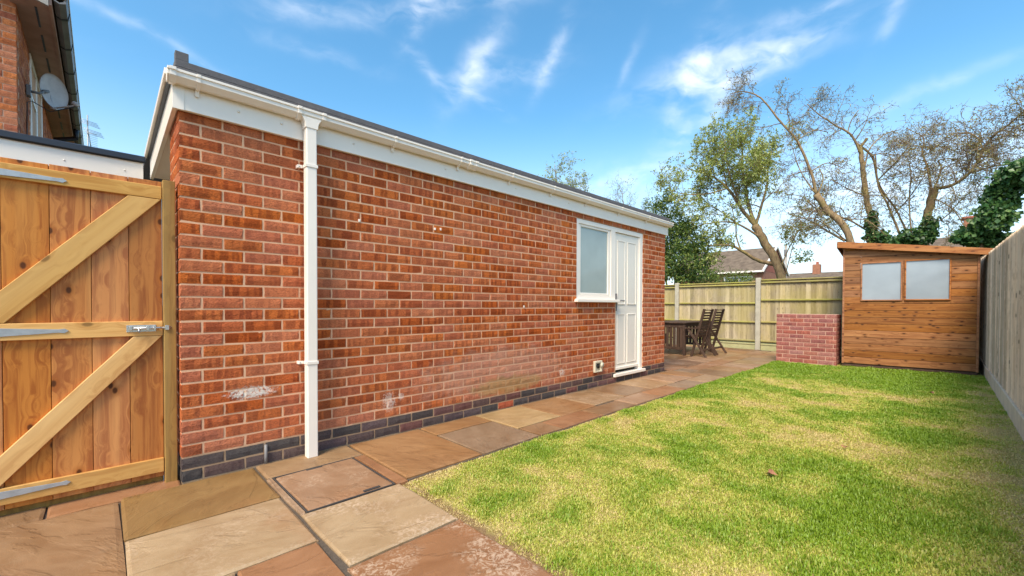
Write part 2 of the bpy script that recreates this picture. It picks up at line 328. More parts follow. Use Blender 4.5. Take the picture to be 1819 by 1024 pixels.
# ------------------------------------------------------------------ object helpers
COL = S.collection
WL = {}                       # world location of each object's own origin
def link(o, parent, wloc):
    COL.objects.link(o); wloc = Vector(wloc); WL[o.name] = wloc
    if parent: o.parent = parent; o.location = wloc - WL[parent.name]
    else: o.location = wloc
    return o
def tag(o, label=None, cat=None, group=None, kind=None):
    for k, v in (('label', label), ('category', cat), ('group', group), ('kind', kind)):
        if v: o[k] = v
    return o
def thing(name, label, cat, loc=(0, 0, 0), group=None):
    return tag(link(bpy.data.objects.new(name, None), None, loc), label, cat, group)
def mobj(name, mesh, mat, parent=None, loc=(0, 0, 0), bevel=0, smooth=False, kind=None):
    if mat and not mesh.materials: mesh.materials.append(M[mat])
    o = link(bpy.data.objects.new(name, mesh), parent, loc)
    if bevel:
        b = o.modifiers.new('bevel', 'BEVEL'); b.width = bevel; b.segments = 2; b.limit_method = 'ANGLE'; b.harden_normals = False
    if smooth:
        for p in mesh.polygons: p.use_smooth = True
    if kind: o['kind'] = kind
    return o
def cube(bm, x0, x1, y0, y1, z0, z1):
    vs = [bm.verts.new((x, y, z)) for z in (z0, z1) for y in (y0, y1) for x in (x0, x1)]
    for f in ((0, 2, 3, 1), (4, 5, 7, 6), (0, 1, 5, 4), (2, 6, 7, 3), (0, 4, 6, 2), (1, 3, 7, 5)): bm.faces.new([vs[i] for i in f])
def tomesh(bm, name):
    bmesh.ops.recalc_face_normals(bm, faces=bm.faces[:])
    me = bpy.data.meshes.new(name); bm.to_mesh(me); bm.free(); return me
def box(name, mat, parent, b, bevel=.002, kind=None):
    """one box or several boxes (x0,x1,y0,y1,z0,z1) in world coordinates; origin at the centre of the first"""
    bs = [b] if not isinstance(b[0], (tuple, list)) else b
    q = bs[0]; c = Vector(((q[0]+q[1])/2, (q[2]+q[3])/2, q[4]))
    bm = bmesh.new()
    for q in bs: cube(bm, q[0]-c.x, q[1]-c.x, q[2]-c.y, q[3]-c.y, q[4]-c.z, q[5]-c.z)
    return mobj(name, tomesh(bm, name), mat, parent, c, bevel, kind=kind)
def prism(name, mat, parent, poly, axis, a, b, bevel=0):
    """extrude a polygon along an axis. poly gives the two other coordinates in x,y,z order; world coordinates"""
    bm = bmesh.new(); rings = []
    for t in (a, b):
        r = []
        for (u, v) in poly:
            co = {'X': (t, u, v), 'Y': (u, t, v), 'Z': (u, v, t)}[axis]; r.append(co)
        rings.append(r)
    c = Vector(rings[0][0]); R = [[bm.verts.new(Vector(p)-c) for p in r] for r in rings]; n = len(poly)
    for i in range(n): bm.faces.new((R[0][i], R[0][(i+1) % n], R[1][(i+1) % n], R[1][i]))
    bm.faces.new(R[0]); bm.faces.new(R[1])
    return mobj(name, tomesh(bm, name), mat, parent, c, bevel)
def tube_geo(pts, rr, sides, V, Fc):
    base = len(V); n = len(pts)
    up = Vector((.13, .27, .95))
    for i, p in enumerate(pts):
        t = (pts[min(i+1, n-1)] - pts[max(i-1, 0)])
        if t.length < 1e-6: t = Vector((0, 0, 1))
        t.normalize(); a = t.cross(up)
        if a.length < .05: a = t.cross(Vector((1, 0, 0)))
        a.normalize(); b = t.cross(a)
        for s in range(sides):
            an = 2*math.pi*s/sides; V.append(p + (a*math.cos(an)+b*math.sin(an))*rr[i])
    for i in range(n-1):
        for s in range(sides):
            s2 = (s+1) % sides; q = base+i*sides
            Fc.append((q+s, q+s2, q+sides+s2, q+sides+s))
    Fc.append(tuple(base+s for s in range(sides))[::-1]); Fc.append(tuple(base+(n-1)*sides+s for s in range(sides)))
def tube(name, mat, parent, pts, r, sides=8, loc=None):
    pts = [Vector(p) for p in pts]; c = Vector(loc) if loc else pts[0].copy()
    V, Fc = [], []; tube_geo([p-c for p in pts], r if isinstance(r, list) else [r]*len(pts), sides, V, Fc)
    me = bpy.data.meshes.new(name); me.from_pydata(V, [], Fc)
    return mobj(name, me, mat, parent, c, smooth=True)

rng = random.Random(7)
# ------------------------------------------------------------------ bricks
def brick_geo(L, D, H, seed, V, Fc, BC, RN, org=(0, 0, 0), rot=0, rnd=0., rough=.0022):
    """a brick: front face on y=0 looking to -y, x in 0..L, z in 0..H, depth D. 4x2 uneven face with worn arrises"""
    r = random.Random(seed); b = len(V); nx, nz = 5, 3
    cs, sn = math.cos(rot), math.sin(rot)
    def add(x, y, z):
        BC.append((x-L/2, y, z-H/2)); RN.append(rnd)
        V.append((org[0]+x*cs-y*sn, org[1]+x*sn+y*cs, org[2]+z))
    e = .0045
    for j in range(nz):
        for i in range(nx):
            x = (0, e*1.5, L*.5+r.uniform(-.02, .02)*L, L-e*1.5, L)[i]; z = (0, H/2, H)[j]
            border = i in (0, nx-1) or j in (0, nz-1)
            add(x+(r.uniform(-1, 1)*.0014 if border else 0), (.0022+r.uniform(-.001, .0012)) if border else r.uniform(-rough, rough*.6), z+(r.uniform(-1, 1)*.0012 if border else 0))
    for j in range(nz-1):
        for i in range(nx-1):
            q = b+j*nx+i; Fc.append((q, q+1, q+nx+1, q+nx))
    k = len(V); bd = [b+0, b+nx-1, b+nz*nx-1, b+(nz-1)*nx]
    for (x, z) in ((0, 0), (L, 0), (L, H), (0, H)): add(x, D, z)
    Fc.append((b, k, k+1)+tuple(b+i for i in range(nx-1, 0, -1)))
    Fc.append((k+3, b+(nz-1)*nx)+tuple(b+(nz-1)*nx+i for i in range(1, nx))+(k+2,))
    Fc.append((b, b+nx, b+2*nx, k+3, k)); Fc.append((b+nx-1, k+1, k+2, b+3*nx-1, b+2*nx-1))
    Fc.append((k, k+3, k+2, k+1))
def geo_mesh(name, V, Fc, BC=None, RN=None):
    me = bpy.data.meshes.new(name); me.from_pydata([tuple(v) for v in V], [], Fc)
    if BC: me.attributes.new('bc', 'FLOAT_VECTOR', 'POINT').data.foreach_set('vector', np.array(BC, 'f').ravel())
    if RN: me.attributes.new('rnd', 'FLOAT', 'POINT').data.foreach_set('value', np.array(RN, 'f'))
    return me
_bm = {}
def brick_mesh(L, D, H, var, mat):
    key = (round(L, 3), round(D, 3), round(H, 3), var, mat)
    if key not in _bm:
        V, Fc, BC, RN = [], [], [], []
        brick_geo(L, D, H, hash(key) & 0xffff, V, Fc, BC, RN, rnd=rng.random())
        me = geo_mesh('brick', V, Fc, BC, RN); me.materials.append(M[mat]); _bm[key] = me
    return _bm[key]
def screen_size(p):
    d = Vector(p)-CAM; z = d.dot(FW)
    return 1/z if z > .1 else 0
def lay_bricks(parent, bricks, limit, matfor, rest_name):
    """bricks: list of (L,D,H,origin,rot,matkey). The ones that show largest are objects, the rest one 'stuff' part per material"""
    order = sorted(range(len(bricks)), key=lambda i: -screen_size(bricks[i][3])*min(bricks[i][0], .2))
    keep = set(order[:limit]); rest = {}
    for i, (L, D, H, o, rot, mk) in enumerate(bricks):
        if i in keep:
            ob = mobj('blue_brick' if mk == 'blue_brick' else 'brick', brick_mesh(L, D, H, rng.randrange(9), mk), None, parent, o); ob.rotation_euler.z = rot
            ob.location.y += rng.uniform(-.0012, .0012); ob.rotation_euler.y = rng.uniform(-.004, .004)
        else:
            G = rest.setdefault(mk, ([], [], [], []))
            brick_geo(L, D, H, i*13+5, *G, org=Vector(o)-WL[parent.name], rot=rot, rnd=rng.random())
    for mk, G in rest.items():
        me = geo_mesh(rest_name, *G); me.materials.append(M[mk]); mobj(rest_name, me, None, parent, WL[parent.name], kind='stuff')

# ================================================================== SETTING
def ground_sheet():
    bm = bmesh.new(); n = 24
    xs = np.concatenate([-np.geomspace(400, 10, 10), np.linspace(-8, 20, 9), np.geomspace(24, 700, 10)]); g_ = [[bm.verts.new((x, y, -.06)) for x in xs] for y in xs]
    for j in range(len(xs)-1):
        for i in range(len(xs)-1): bm.faces.new((g_[j][i], g_[j][i+1], g_[j+1][i+1], g_[j+1][i]))
    return mobj('ground', tomesh(bm, 'ground'), 'ground')
tag(ground_sheet(), 'rough dark ground around and beyond the garden', kind='structure')
# paving bed
pav = box('patio', 'grit', None, [(-4, .94, -4.2, .6, -.05, -.014), (.94, 6.45, -.885, .02, -.05, -.014), (6.45, 11.3, -.96, 3.4, -.05, -.014)], 0)
tag(pav, 'sandstone paving with dark gritty joints along garage and across back patio', kind='structure')

SLABC = {'ochre': (.36, .205, .07), 'brown': (.36, .205, .10), 'beige': (.50, .345, .19), 'rust': (.42, .205, .095), 'orange': (.42, .22, .09), 'tan': (.44, .27, .135), 'gold': (.56, .37, .17), 'pink': (.46, .27, .15), 'grey': (.38, .25, .15), 'dk': (.30, .155, .075)}
def slab(x0, x1, y0, y1, c, mottle=0., parent=pav, z=0., name='paving_slab', gap=.0045):
    x0 += gap; x1 -= gap; y0 += gap; y1 -= gap; r = random.Random(int((x0*977+y0*131)*100)); nx = 6; ny = 6
    V, Fc = [], []; cx, cy = (x0+x1)/2, (y0+y1)/2
    tiltx, tilty = r.uniform(-.003, .003), r.uniform(-.003, .003)
    for j in range(ny):
        for i in range(nx):
            u = (0, .02, .3, .66, .98, 1)[i]; v = (0, .03, .33, .7, .97, 1)[j]; bd = i in (0, nx-1) or j in (0, ny-1)
            x = x0+(x1-x0)*u; y = y0+(y1-y0)*v
            if i in (0, nx-1): x += r.uniform(-.004, .004)
            if j in (0, ny-1): y += r.uniform(-.004, .004)
            zz = (-.005+r.uniform(-.002, .002)) if bd else r.uniform(-.0015, .0015)
            V.append((x-cx, y-cy, z+zz+tiltx*(u-.5)+tilty*(v-.5)))
    for j in range(ny-1):
        for i in range(nx-1): q = j*nx+i; Fc.append((q, q+1, q+nx+1, q+nx))
    ring = [i for i in range(nx)] + [j*nx+nx-1 for j in range(1, ny)] + [(ny-1)*nx+i for i in range(nx-2, -1, -1)] + [j*nx for j in range(ny-2, 0, -1)]
    k = len(V)
    for q in ring: V.append((V[q][0], V[q][1], -.03))
    n = len(ring)
    for a in range(n): b = (a+1) % n; Fc.append((ring[a], k+a, k+b, ring[b]))
    me = bpy.data.meshes.new(name); me.from_pydata(V, [], Fc)
    o = mobj(name, me, 'slab', parent, (cx, cy, 0)); cc = SLABC[c]; f = r.uniform(.62, .76)
    o.color = (cc[0]*f, cc[1]*f, cc[2]*f, 1-mottle); return o
for a in [(-1.3, -.55, -.06, .60, 'brown'), (-.55, .0, -.06, .60, 'rust'), (-1.25, -.275, -1.2, -.06, 'brown', .1), (-.275, .376, -.605, -.012, 'ochre'), (-.275, .372, -1.21, -.605, 'beige', .3),
          (-1.25, -.6, -1.85, -1.2, 'tan'), (-.6, .04, -1.85, -1.21, 'beige', .2), (.04, .354, -1.85, -1.21, 'rust'), (.380, .945, -1.495, -.904, 'beige', .8), (.366, .945, -2.35, -1.5, 'rust', .85), (-.6, .355, -2.5, -1.86, 'tan', .4), (.365, .94, -3.0, -2.36, 'pink', .5), (-.6, .355, -3.2, -2.51, 'brown'), (.365, .94, -3.65, -3.01, 'tan'), (-.6, .355, -3.65, -3.21, 'beige'), (-1.25, -.61, -3.65, -1.86, 'pink'),
          (.385, 1.005, -.285, -.012, 'tan'), (.93, 1.003, -.905, -.29, 'rust'), (1.01, 1.635, -.875, -.012, 'orange'), (1.64, 2.26, -.272, -.012, 'orange'), (1.64, 2.255, -.875, -.278, 'grey', .15),
          (2.265, 2.86, -.605, -.012, 'gold', .2), (2.265, 2.55, -.875, -.612, 'brown'), (2.555, 3.17, -.875, -.612, 'rust'), (2.865, 3.46, -.605, -.012, 'orange', .15), (3.465, 4.10, -.575, -.012, 'tan', .5), (3.175, 3.83, -.875, -.612, 'brown'),
          (3.835, 4.45, -.875, -.58, 'pink', .2), (4.105, 4.75, -.575, -.012, 'brown', .3), (4.455, 5.1, -.875, -.58, 'rust'), (4.755, 5.4, -.575, -.012, 'tan', .4), (5.105, 5.75, -.88, -.58, 'grey'), (5.405, 6.03, -.575, -.012, 'pink', .4), (5.755, 6.45, -.885, -.58, 'tan', .3), (6.035, 6.45, -.575, -.012, 'orange')]:
    slab(*a)
y = -.955; row = 0
while y < 3.2:                                            # the back patio: staggered courses of mixed slabs
    h = (.60, .29, .60, .45)[row % 4]; x = 6.455 if y < 2.9 else 6.455
    first = True
    while x < 11.0:
        w = rng.choice((.6, .9, .6, .45)); w = w*.6 if first and row % 2 else w; first = False
        x1 = min(x+w, 11.28)
        if not (x > 9.0 and y < -.93 and x1 > 11.4): slab(x, x1, y, min(y+h, 3.38), rng.choice(['rust', 'orange', 'brown', 'tan', 'rust', 'pink', 'grey', 'dk']), rng.choice((0, .2, .5)))
        x = x1
    y += h; row += 1
# inspection cover let into the path
mh = thing('manhole_cover', 'recessed drain cover with stone infill and black metal rim set in the path', 'drain cover', (.66, -.6, 0))
box('frame', 'rim', mh, [(.411, .421, -.905, -.30, -.03, .002), (.909, .919, -.905, -.30, -.03, .002), (.421, .909, -.309, -.30, -.03, .002), (.421, .909, -.905, -.896, -.03, .002)], .002)
s_ = slab(.423, .907, -.894, -.311, 'pink', .45, mh, .002, 'stone_infill', .002)
box('lifting_slot', 'rim', mh, (.60, .70, -.340, -.322, -.01, .006), .002); box('lifting_slot', 'rim', mh, (.73, .83, -.886, -.868, -.01, .006), .002)
slab(.381, .409, -.915, -.29, 'grey', .3, gap=.002)
# joint between the lawn and paving
# ------------------------------------------------------------------ lawn
def vnoise(x, y, scale, seed):
    r = np.random.RandomState(seed); T = r.rand(64, 64); x = np.asarray(x)*scale; y = np.asarray(y)*scale
    xi = np.floor(x).astype(int); yi = np.floor(y).astype(int); fx = x-xi; fy = y-yi; fx = fx*fx*(3-2*fx); fy = fy*fy*(3-2*fy)
    q = lambda a, b: T[a % 64, b % 64]
    return (q(xi, yi)*(1-fx)+q(xi+1, yi)*fx)*(1-fy) + (q(xi, yi+1)*(1-fx)+q(xi+1, yi+1)*fx)*fy
def fbm(x, y, scale, seed, oct=4): return sum(vnoise(x, y, scale*2**i, seed+i)*.5**i for i in range(oct))/sum(.5**i for i in range(oct))
def lawn_z(x, y): return -.004 + .018*(fbm(x, y, .9, 3)-.5) + .010*(fbm(x, y, 4, 9)-.5) - .016*np.clip(1-(x-.93)/.09, 0, 1) - .014*np.clip(1-(-.875-y)/.06, 0, 1)
def lawn_inside(x, y, jit=.075):
    e1 = .938+jit*1.5*(fbm(x, y, 7, 21)-.45); e2 = -.905-jit*(fbm(x, y, 6, 33)-.45)
    e2 = e2 - .02*np.clip((x-4.5)/3, 0, 1); cor = (x-.93)+(-.88-y)
    return (x > e1) & (y < e2) & (y > -3.655) & (x < 9.06+np.where(y < -1.93, .16+.085*(-1.93-y), 0)) & (cor > .07)
xs = np.linspace(.94, 9.6, 150); ys = np.linspace(-3.75, -.885, 52)
X, Y = np.meshgrid(xs, ys); Z = lawn_z(X, Y)
V = np.stack([X.ravel(), Y.ravel(), Z.ravel()], 1); nx_ = len(xs)
Fc = [(j*nx_+i, j*nx_+i+1, (j+1)*nx_+i+1, (j+1)*nx_+i) for j in range(len(ys)-1) for i in range(nx_-1)]
me = bpy.data.meshes.new('lawn'); me.from_pydata(V.tolist(), [], Fc)
tag(mobj('lawn', me, 'lawn', smooth=True), 'patchy lawn ground of thatch and soil between path and fence', kind='structure')

def build_grass():
    R = np.random.RandomState(11); n = 900000
    x = R.uniform(.93, 9.5, n); y = R.uniform(-3.66, -.88, n)
    d = np.hypot(x-CAM.x, y-CAM.y); dens = np.clip(1.15-(d-1.6)*.115, .30, 1)
    # only where the camera could see it: keep a generous margin
    k = lawn_inside(x, y) & (R.rand(n) < dens) & ((x > 1.2) | (y > -3.0)) ; x, y, d = x[k], y[k], d[k]; n = len(x)
    patch = fbm(x, y, 1.1, 41); fine = fbm(x, y, 6, 55); mid = fbm(x, y, 2.6, 77, 3)
    # how green: lush by the shed and along the path, tired in the middle, straw by the fence and in the foreground
    lush = .52 + 1.25*(patch-.5) + 1.0*(fine-.5) + .8*(mid-.5)
    lush += .50*np.clip((x-6.6)/1.6, 0, 1) + .20*np.clip(1-(-.9-y)/.35, 0, 1) + .12*np.exp(-((y+2.95)/.3)**2)*np.clip((x-3)/2, 0, 1)
    lush += .22*(fbm(x, y, .7, 131)-.5)
    lush -= .42*np.clip((-3.25-y)/.3, 0, 1) + .24*np.clip((2.1-x)/1.0, 0, 1) + .16*np.exp(-((x-4.6)/1.6)**2-((y+1.8)/.8)**2)
    edge = np.minimum(x-.95, -.90-y); edge = np.where(x > 1.2, -.90-y, edge)
    lush -= .50*np.exp(-(np.clip(edge, 0, 1)/.055)**2)*(.35+.65*(fbm(x, y, 5, 61) > .47))
    u = R.rand(n); lush_b = lush + .55*(u-.5)
    green = np.array([.205, .325, .020]); green2 = np.array([.28, .41, .032]); yel = np.array([.54, .54, .085]); straw = np.array([.70, .56, .23]); brn = np.array([.48, .33, .15])
    t = np.clip((lush_b-.32)/.36, 0, 1)[:, None]; r2 = R.rand(n)[:, None]
    g_ = green*(1-r2)+green2*r2; yy = yel*(1-.45*r2)+straw*.45*r2
    c = yy*(1-t)+g_*t
    dead = (lush_b < .17)[:, None]; c = np.where(dead, straw*(1-r2*.55)+brn*r2*.55, c)
    c = c*(.88+.26*R.rand(n))[:, None]
    h = (.008+.016*R.rand(n))*(.75+.55*np.clip(lush, 0, 1)); tuft = fbm(x, y, 9, 91, 2); h *= (.72+.75*np.clip((tuft-.35)*2, 0, 1)*np.clip(lush+.2, .3, 1))
    lean = R.uniform(.25, 1.15, n); lean = np.where(lush_b < .3, lean+.45, lean); az = R.uniform(0, 2*np.pi, n)
    w = (.0013+.00042*d)*(.8+.5*R.rand(n))
    dx, dy = np.cos(az), np.sin(az); px, py = -dy*w, dx*w
    z0 = lawn_z(x, y)-.002; out = h*np.sin(lean); hh = h*np.cos(lean)+.002
    V = np.empty((n, 5, 3), 'f')
    V[:, 0] = np.stack([x-px, y-py, z0], 1); V[:, 1] = np.stack([x+px, y+py, z0], 1)
    mx, my, mz = x+dx*out*.38, y+dy*out*.38, z0+hh*.66
    V[:, 2] = np.stack([mx+px*.8, my+py*.8, mz], 1); V[:, 3] = np.stack([mx-px*.8, my-py*.8, mz], 1)
    V[:, 4] = np.stack([x+dx*out, y+dy*out, z0+hh], 1)
    me = bpy.data.meshes.new('grass'); me.vertices.add(n*5); me.vertices.foreach_set('co', V.ravel())
    i0 = np.arange(n)*5
    L = np.empty((n, 7), np.int32); L[:, :4] = i0[:, None]+np.array([0, 1, 2, 3]); L[:, 4:] = i0[:, None]+np.array([3, 2, 4])
    me.loops.add(n*7); me.loops.foreach_set('vertex_index', L.ravel())
    me.polygons.add(n*2); st = np.empty((n, 2), np.int32); st[:, 0] = np.arange(n)*7; st[:, 1] = np.arange(n)*7+4
    me.polygons.foreach_set('loop_start', st.ravel()); me.update(calc_edges=True)
    a = me.attributes.new('col', 'FLOAT_COLOR', 'POINT')
    cc = np.ones((n, 5, 4), 'f'); cc[:, :, :3] = c[:, None, :]; a.data.foreach_set('color', cc.ravel())
    o = mobj('grass', me, 'grass'); tag(o, 'short patchy green and straw coloured grass of the lawn', 'grass', kind='stuff')
    print('grass blades', n)
build_grass()
for i, (px, py, s) in enumerate([(1370, 840, .85), (1500, 793, .5), (1655, 697, .5)]):
    d = ray(px, py); p = CAM + d*((.03-CAM.z)/d.z); r = random.Random(i); V = []
    for k in range(9):
        a = 2*math.pi*k/9; q = (.042 if k % 2 else .022)*s; V.append((math.cos(a)*q*1.3, math.sin(a)*q, .010*math.cos(2*a)+r.uniform(-.004, .006)))
    V.append((0, 0, -.006)); me = bpy.data.meshes.new('fallen_leaf'); me.from_pydata(V, [], [(k, (k+1) % 9, 9) for k in range(9)])
    o = mobj('fallen_leaf', me, 'leaf_litter', None, p); o.rotation_euler.z = i*1.3; sd_ = o.modifiers.new('thickness', 'SOLIDIFY'); sd_.thickness = .001
    tag(o, ['curled brown leaf lying on the yellowed middle of the lawn', 'small brown leaf on the lawn beyond the large curled leaf', 'brown leaf on green grass in front of the shed'][i], 'leaf')

# ================================================================== GARAGE
WLEN = 6.29
ga = thing('garage', 'flat roofed red brick garage with white fascia, gutter and side door', 'garage', (3.1, 1.2, 0))
wall = box('wall', 'mortar', ga, [(.0038, 3.905, .0038, .11, -.05, 2.235), (3.905, 4.81, .0038, .11, -.05, 1.12), (4.81, 5.575, .0038, .11, -.05, .072), (5.575, WLEN-.006, .0038, .11, -.05, 2.235), (3.905, 5.575, .0038, .11, 2.172, 2.235),
    (.0038, .11, .11, .455, -.05, 2.235), (WLEN-.11, WLEN-.006, .11, 3.3, -.05, 2.235), (.7, .8, .455, 3.3, -.05, 2.15), (.11, .8, .36, .455, -.05, 2.235)], 0)
bl = []
for k in range(30):
    z = k*.075; mk = 'blue_brick' if k < 2 else 'brick'; xx = 0.; odd = k % 2
    while xx < WLEN-.02:
        Lb = .1025 if (xx == 0 and not odd) else .215
        x1 = min(xx+Lb, WLEN); segs = [(xx, x1)]
        zc = z+.0325
        def cut(segs, a, b): return [s for u, v in segs for s in ((u, min(v, a)), (max(u, b), v)) if s[1]-s[0] > .012]
        if 1.12 < zc < 2.172: segs = cut(segs, 3.905, 4.81)
        if .07 < zc < 2.172: segs = cut(segs, 4.79, 5.575)
        for (u, v) in segs:
            D = .1025 if (xx > 0 or odd) else .215
            bl.append((v-u-(.002 if v < WLEN-.01 else 0), D if (xx == 0 or v > WLEN-.01) else .05, .0635, (u, 0, z), 0, mk))
        xx = x1+.010
    # short return beside the gate
    yy = .1125 if odd else .225
    while yy < .44:
        y1 = min(yy+.215, .455)
        bl.append((y1-yy, .05, .065, (0, y1, z), -math.pi/2, mk)); yy = y1+.01
lay_bricks(wall, bl, 300, None, 'brickwork')
# far end face
bl = []
for k in range(30):
    z = k*.075; yy = .1125 if k % 2 else .225
    while yy < 3.2: bl.append((.215, .05, .065, (WLEN, yy, z), math.pi/2, 'blue_brick' if k < 2 else 'brick')); yy += .225
lay_bricks(wall, bl, 0, None, 'end_brickwork')
# roof, fascia, verge
box('roof', 'felt', ga, [(-.02, 6.33, -.055, 3.35, 2.462, 2.503), (-.02, 6.33, -.055, -.035, 2.435, 2.462)], .004)
box('roof_corner_upstand', 'felt', ga, (-.018, .045, -.05, .0, 2.5035, 2.555), .003)
fa = box('fascia', 'upvc', ga, (-.028, 6.315, -.03, -.002, 2.226, 2.46), .003)
box('corner_cover', 'upvc', fa, (-.031, .024, -.0335, -.0301, 2.2235, 2.458), .001)
box('corner_cover', 'upvc', fa, (6.275, 6.3185, -.0335, -.0301, 2.2235, 2.458), .001)
box('fascia_joint', 'upvc', fa, (4.55, 4.60, -.0325, -.0301, 2.225, 2.458), .001)
for x in (.30, .55, 1.05, 1.9, 2.8, 3.7): tube('screw_cap', 'upvc', fa, [(x, -.0302, 2.305), (x, -.034, 2.305)], .008, 10)
prism('verge_board', 'upvc', ga, [(-.0302, 2.226), (-.0302, 2.42), (1.52, 2.35), (1.52, 2.135)], 'X', -.031, -.008, .002)
prism('verge_trim', 'upvc', ga, [(-.05, 2.40), (-.05, 2.435), (1.50, 2.335), (1.50, 2.30)], 'X', -.068, -.034, .002)
prism('verge_painted_shadow', 'black', ga, [(-.028, 2.385), (-.028, 2.425), (1.50, 2.335), (1.50, 2.295)], 'X', -.052, -.0315)  # solid black strip painting the shadow between verge trim and board
prism('soffit', 'render', ga, [(.0, 2.238), (1.51, 2.150), (1.51, 2.165), (.0, 2.253)], 'X', -.0075, .72)
box('return_wall', 'render', ga, (.69, .72, .456, 3.3, 0, 2.19), .002)
# gutter
def gprof(d, back=-.034): return [(back, 2.428), (back, 2.362-d), (-.074-d*.3, 2.357-d), (-.107-d, 2.384-d*.5), (-.107-d, 2.406), (-.115-d, 2.409), (-.115-d, 2.4225+d*.4)]
gut = prism('gutter', 'upvc', ga, gprof(0) + [(-.108, 2.4225), (-.101, 2.387), (-.072, 2.363), (-.042, 2.368), (-.042, 2.428)], 'X', -.052, 6.345)
prism('end_cap', 'upvc', gut, gprof(.003), 'X', -.060, -.0525, .001); prism('end_cap', 'upvc', gut, gprof(.003), 'X', 6.3455, 6.353, .001)
for x in (.075, 1.36, 2.02, 2.68, 3.34, 4.02, 4.78, 5.55):
    prism('gutter_bracket', 'upvc', gut, [(-.033, 2.425), (-.033, 2.325), (-.043, 2.318), (-.052, 2.350), (-.075, 2.352), (-.111, 2.381), (-.112, 2.405), (-.1185, 2.408), (-.1185, 2.4245), (-.10, 2.4245)], 'X', x, x+.020, .001)
prism('gutter_union', 'upvc', gut, gprof(.008, -.033), 'X', 2.12, 2.15, .001); prism('gutter_union', 'upvc', gut, gprof(.008, -.033), 'X', 2.19, 2.22, .001)
prism('gutter_union', 'upvc', gut, gprof(.005, -.0335), 'X', 2.1505, 2.1895)
prism('end_collar', 'upvc', gut, gprof(.008, -.033), 'X', -.05, -.020, .001)
prism('outlet', 'upvc', gut, gprof(.004, -.0335), 'X', .642, .80, .002)
for x in (.630, .792): prism('outlet_collar', 'upvc', gut, gprof(.008, -.033), 'X', x, x+.026, .001)
prism('outlet_neck', 'upvc', gut, [(.655, 2.372), (.668, 2.352), (.676, 2.335), (.680, 2.300), (.762, 2.300), (.766, 2.335), (.774, 2.352), (.787, 2.372)], 'Y', -.1085, -.0365, .002)
dp = box('downpipe', 'upvc', ga, (.686, .756, -.104, -.040, -.004, 2.305), .006)
for z in (2.03, .655):
    box('pipe_clip', 'upvc', dp, [(.681, .761, -.109, -.036, z, z+.022), (.648, .68, -.037, -.030, z, z+.022), (.648, .660, -.0302, .002, z, z+.022)], .002)
    tube('screw', 'steel', dp, [(.660, -.0375, z+.011), (.660, -.041, z+.011)], .005, 8)
tube('drain_stub', 'grey_pvc', ga, [(.448, -.012, .13), (.448, -.014, .05), (.448, -.013, .004)], .010, 10)
for x, z in ((1.10, 1.72), (1.86, 1.75), (1.80, 1.745), (2.95, 1.05)): box('wall_plug', 'upvc', wall, (x, x+.016, -.006, .004, z, z+.022), .003)
# window, door, sill
fr = .012
wi = box('window', 'upvc', ga, [(3.905, 3.962, fr, .075, 1.15, 2.168), (4.70, 4.795, fr, .075, 1.15, 2.168), (3.962, 4.70, fr, .075, 2.110, 2.168), (3.962, 4.70, fr, .075, 1.15, 1.205)], .003)
box('glazing_bead', 'upvc', wi, [(3.9625, 4.02, fr+.012, .06, 1.2055, 2.1095), (4.645, 4.6995, fr+.012, .06, 1.2055, 2.1095), (4.0205, 4.6445, fr+.012, .06, 2.078, 2.1095), (4.0205, 4.6445, fr+.012, .06, 1.2055, 1.238)], .006)
box('pane', 'frosted', wi, (4.0205, 4.6445, .04, .05, 1.2385, 2.0775), 0)
box('window_sill', 'upvc', ga, [(3.862, 4.836, -.052, .030, 1.118, 1.148), (3.870, 4.828, -.045, .011, 1.1485, 1.158)], .004)
box('door_frame', 'upvc', ga, [(4.7955, 4.81, fr, .075, .115, 2.168), (5.492, 5.572, fr, .075, .115, 2.168), (4.81, 5.492, fr, .075, 2.105, 2.168), (5.470, 5.492, fr+.014, .075, .115, 2.105)], .003)
box('threshold', 'upvc', ga, [(4.755, 5.615, -.030, .08, .078, .118)], .004)
do = box('door', 'upvc_door', ga, (4.8125, 5.4685, .034, .07, .165, 2.100), .002)
def panel(x0, x1, z0, z1):
    t = .013
    p = box('door_panel', 'upvc_door', do, (x0+t, x1-t, .030, .0338, z0+t, z1-t), .002)
    prismq = [(x0, x0+t-.001, z0, z1), (x1-t+.001, x1, z0, z1)]
    box('moulding', 'upvc_door', p, [(a, b, .024, .0338, c, d) for a, b, c, d in prismq] + [(x0+t, x1-t, .024, .0338, z0, z0+t-.001), (x0+t, x1-t, .024, .0338, z1-t+.001, z1)], .004)
for x0, x1 in ((4.893, 5.095), (5.160, 5.405)):
    panel(x0, x1, 1.09, 2.00); panel(x0, x1, .245, .955)
box('weather_bar', 'upvc_door', do, (4.815, 5.466, .008, .0338, .165, .205), .008)
hd = box('handle', 'grey_pvc', do, (4.842, 4.870, .016, .0338, 1.00, 1.245), .004)
tube('lever', 'grey_pvc', hd, [(4.856, .016, 1.145), (4.856, -.03, 1.145), (4.868, -.036, 1.145), (4.965, -.036, 1.143)], .010, 8)
ve = box('flue_terminal', 'socket', ga, [(4.265, 4.285, -.035, -.001, .195, .345), (4.405, 4.435, -.035, -.001, .195, .345), (4.285, 4.405, -.035, -.001, .195, .215), (4.285, 4.405, -.035, -.001, .315, .345)], .006)
box('terminal_back', 'socket', ve, (4.285, 4.405, -.016, -.001, .2155, .3145), .003); tube('vent_hole', 'dark', ve, [(4.35, -.0165, .275), (4.35, -.028, .275)], .032, 14); tube('vent_ring', 'socket', ve, [(4.415, -.034, .285), (4.415, -.05, .285)], .035, 14)

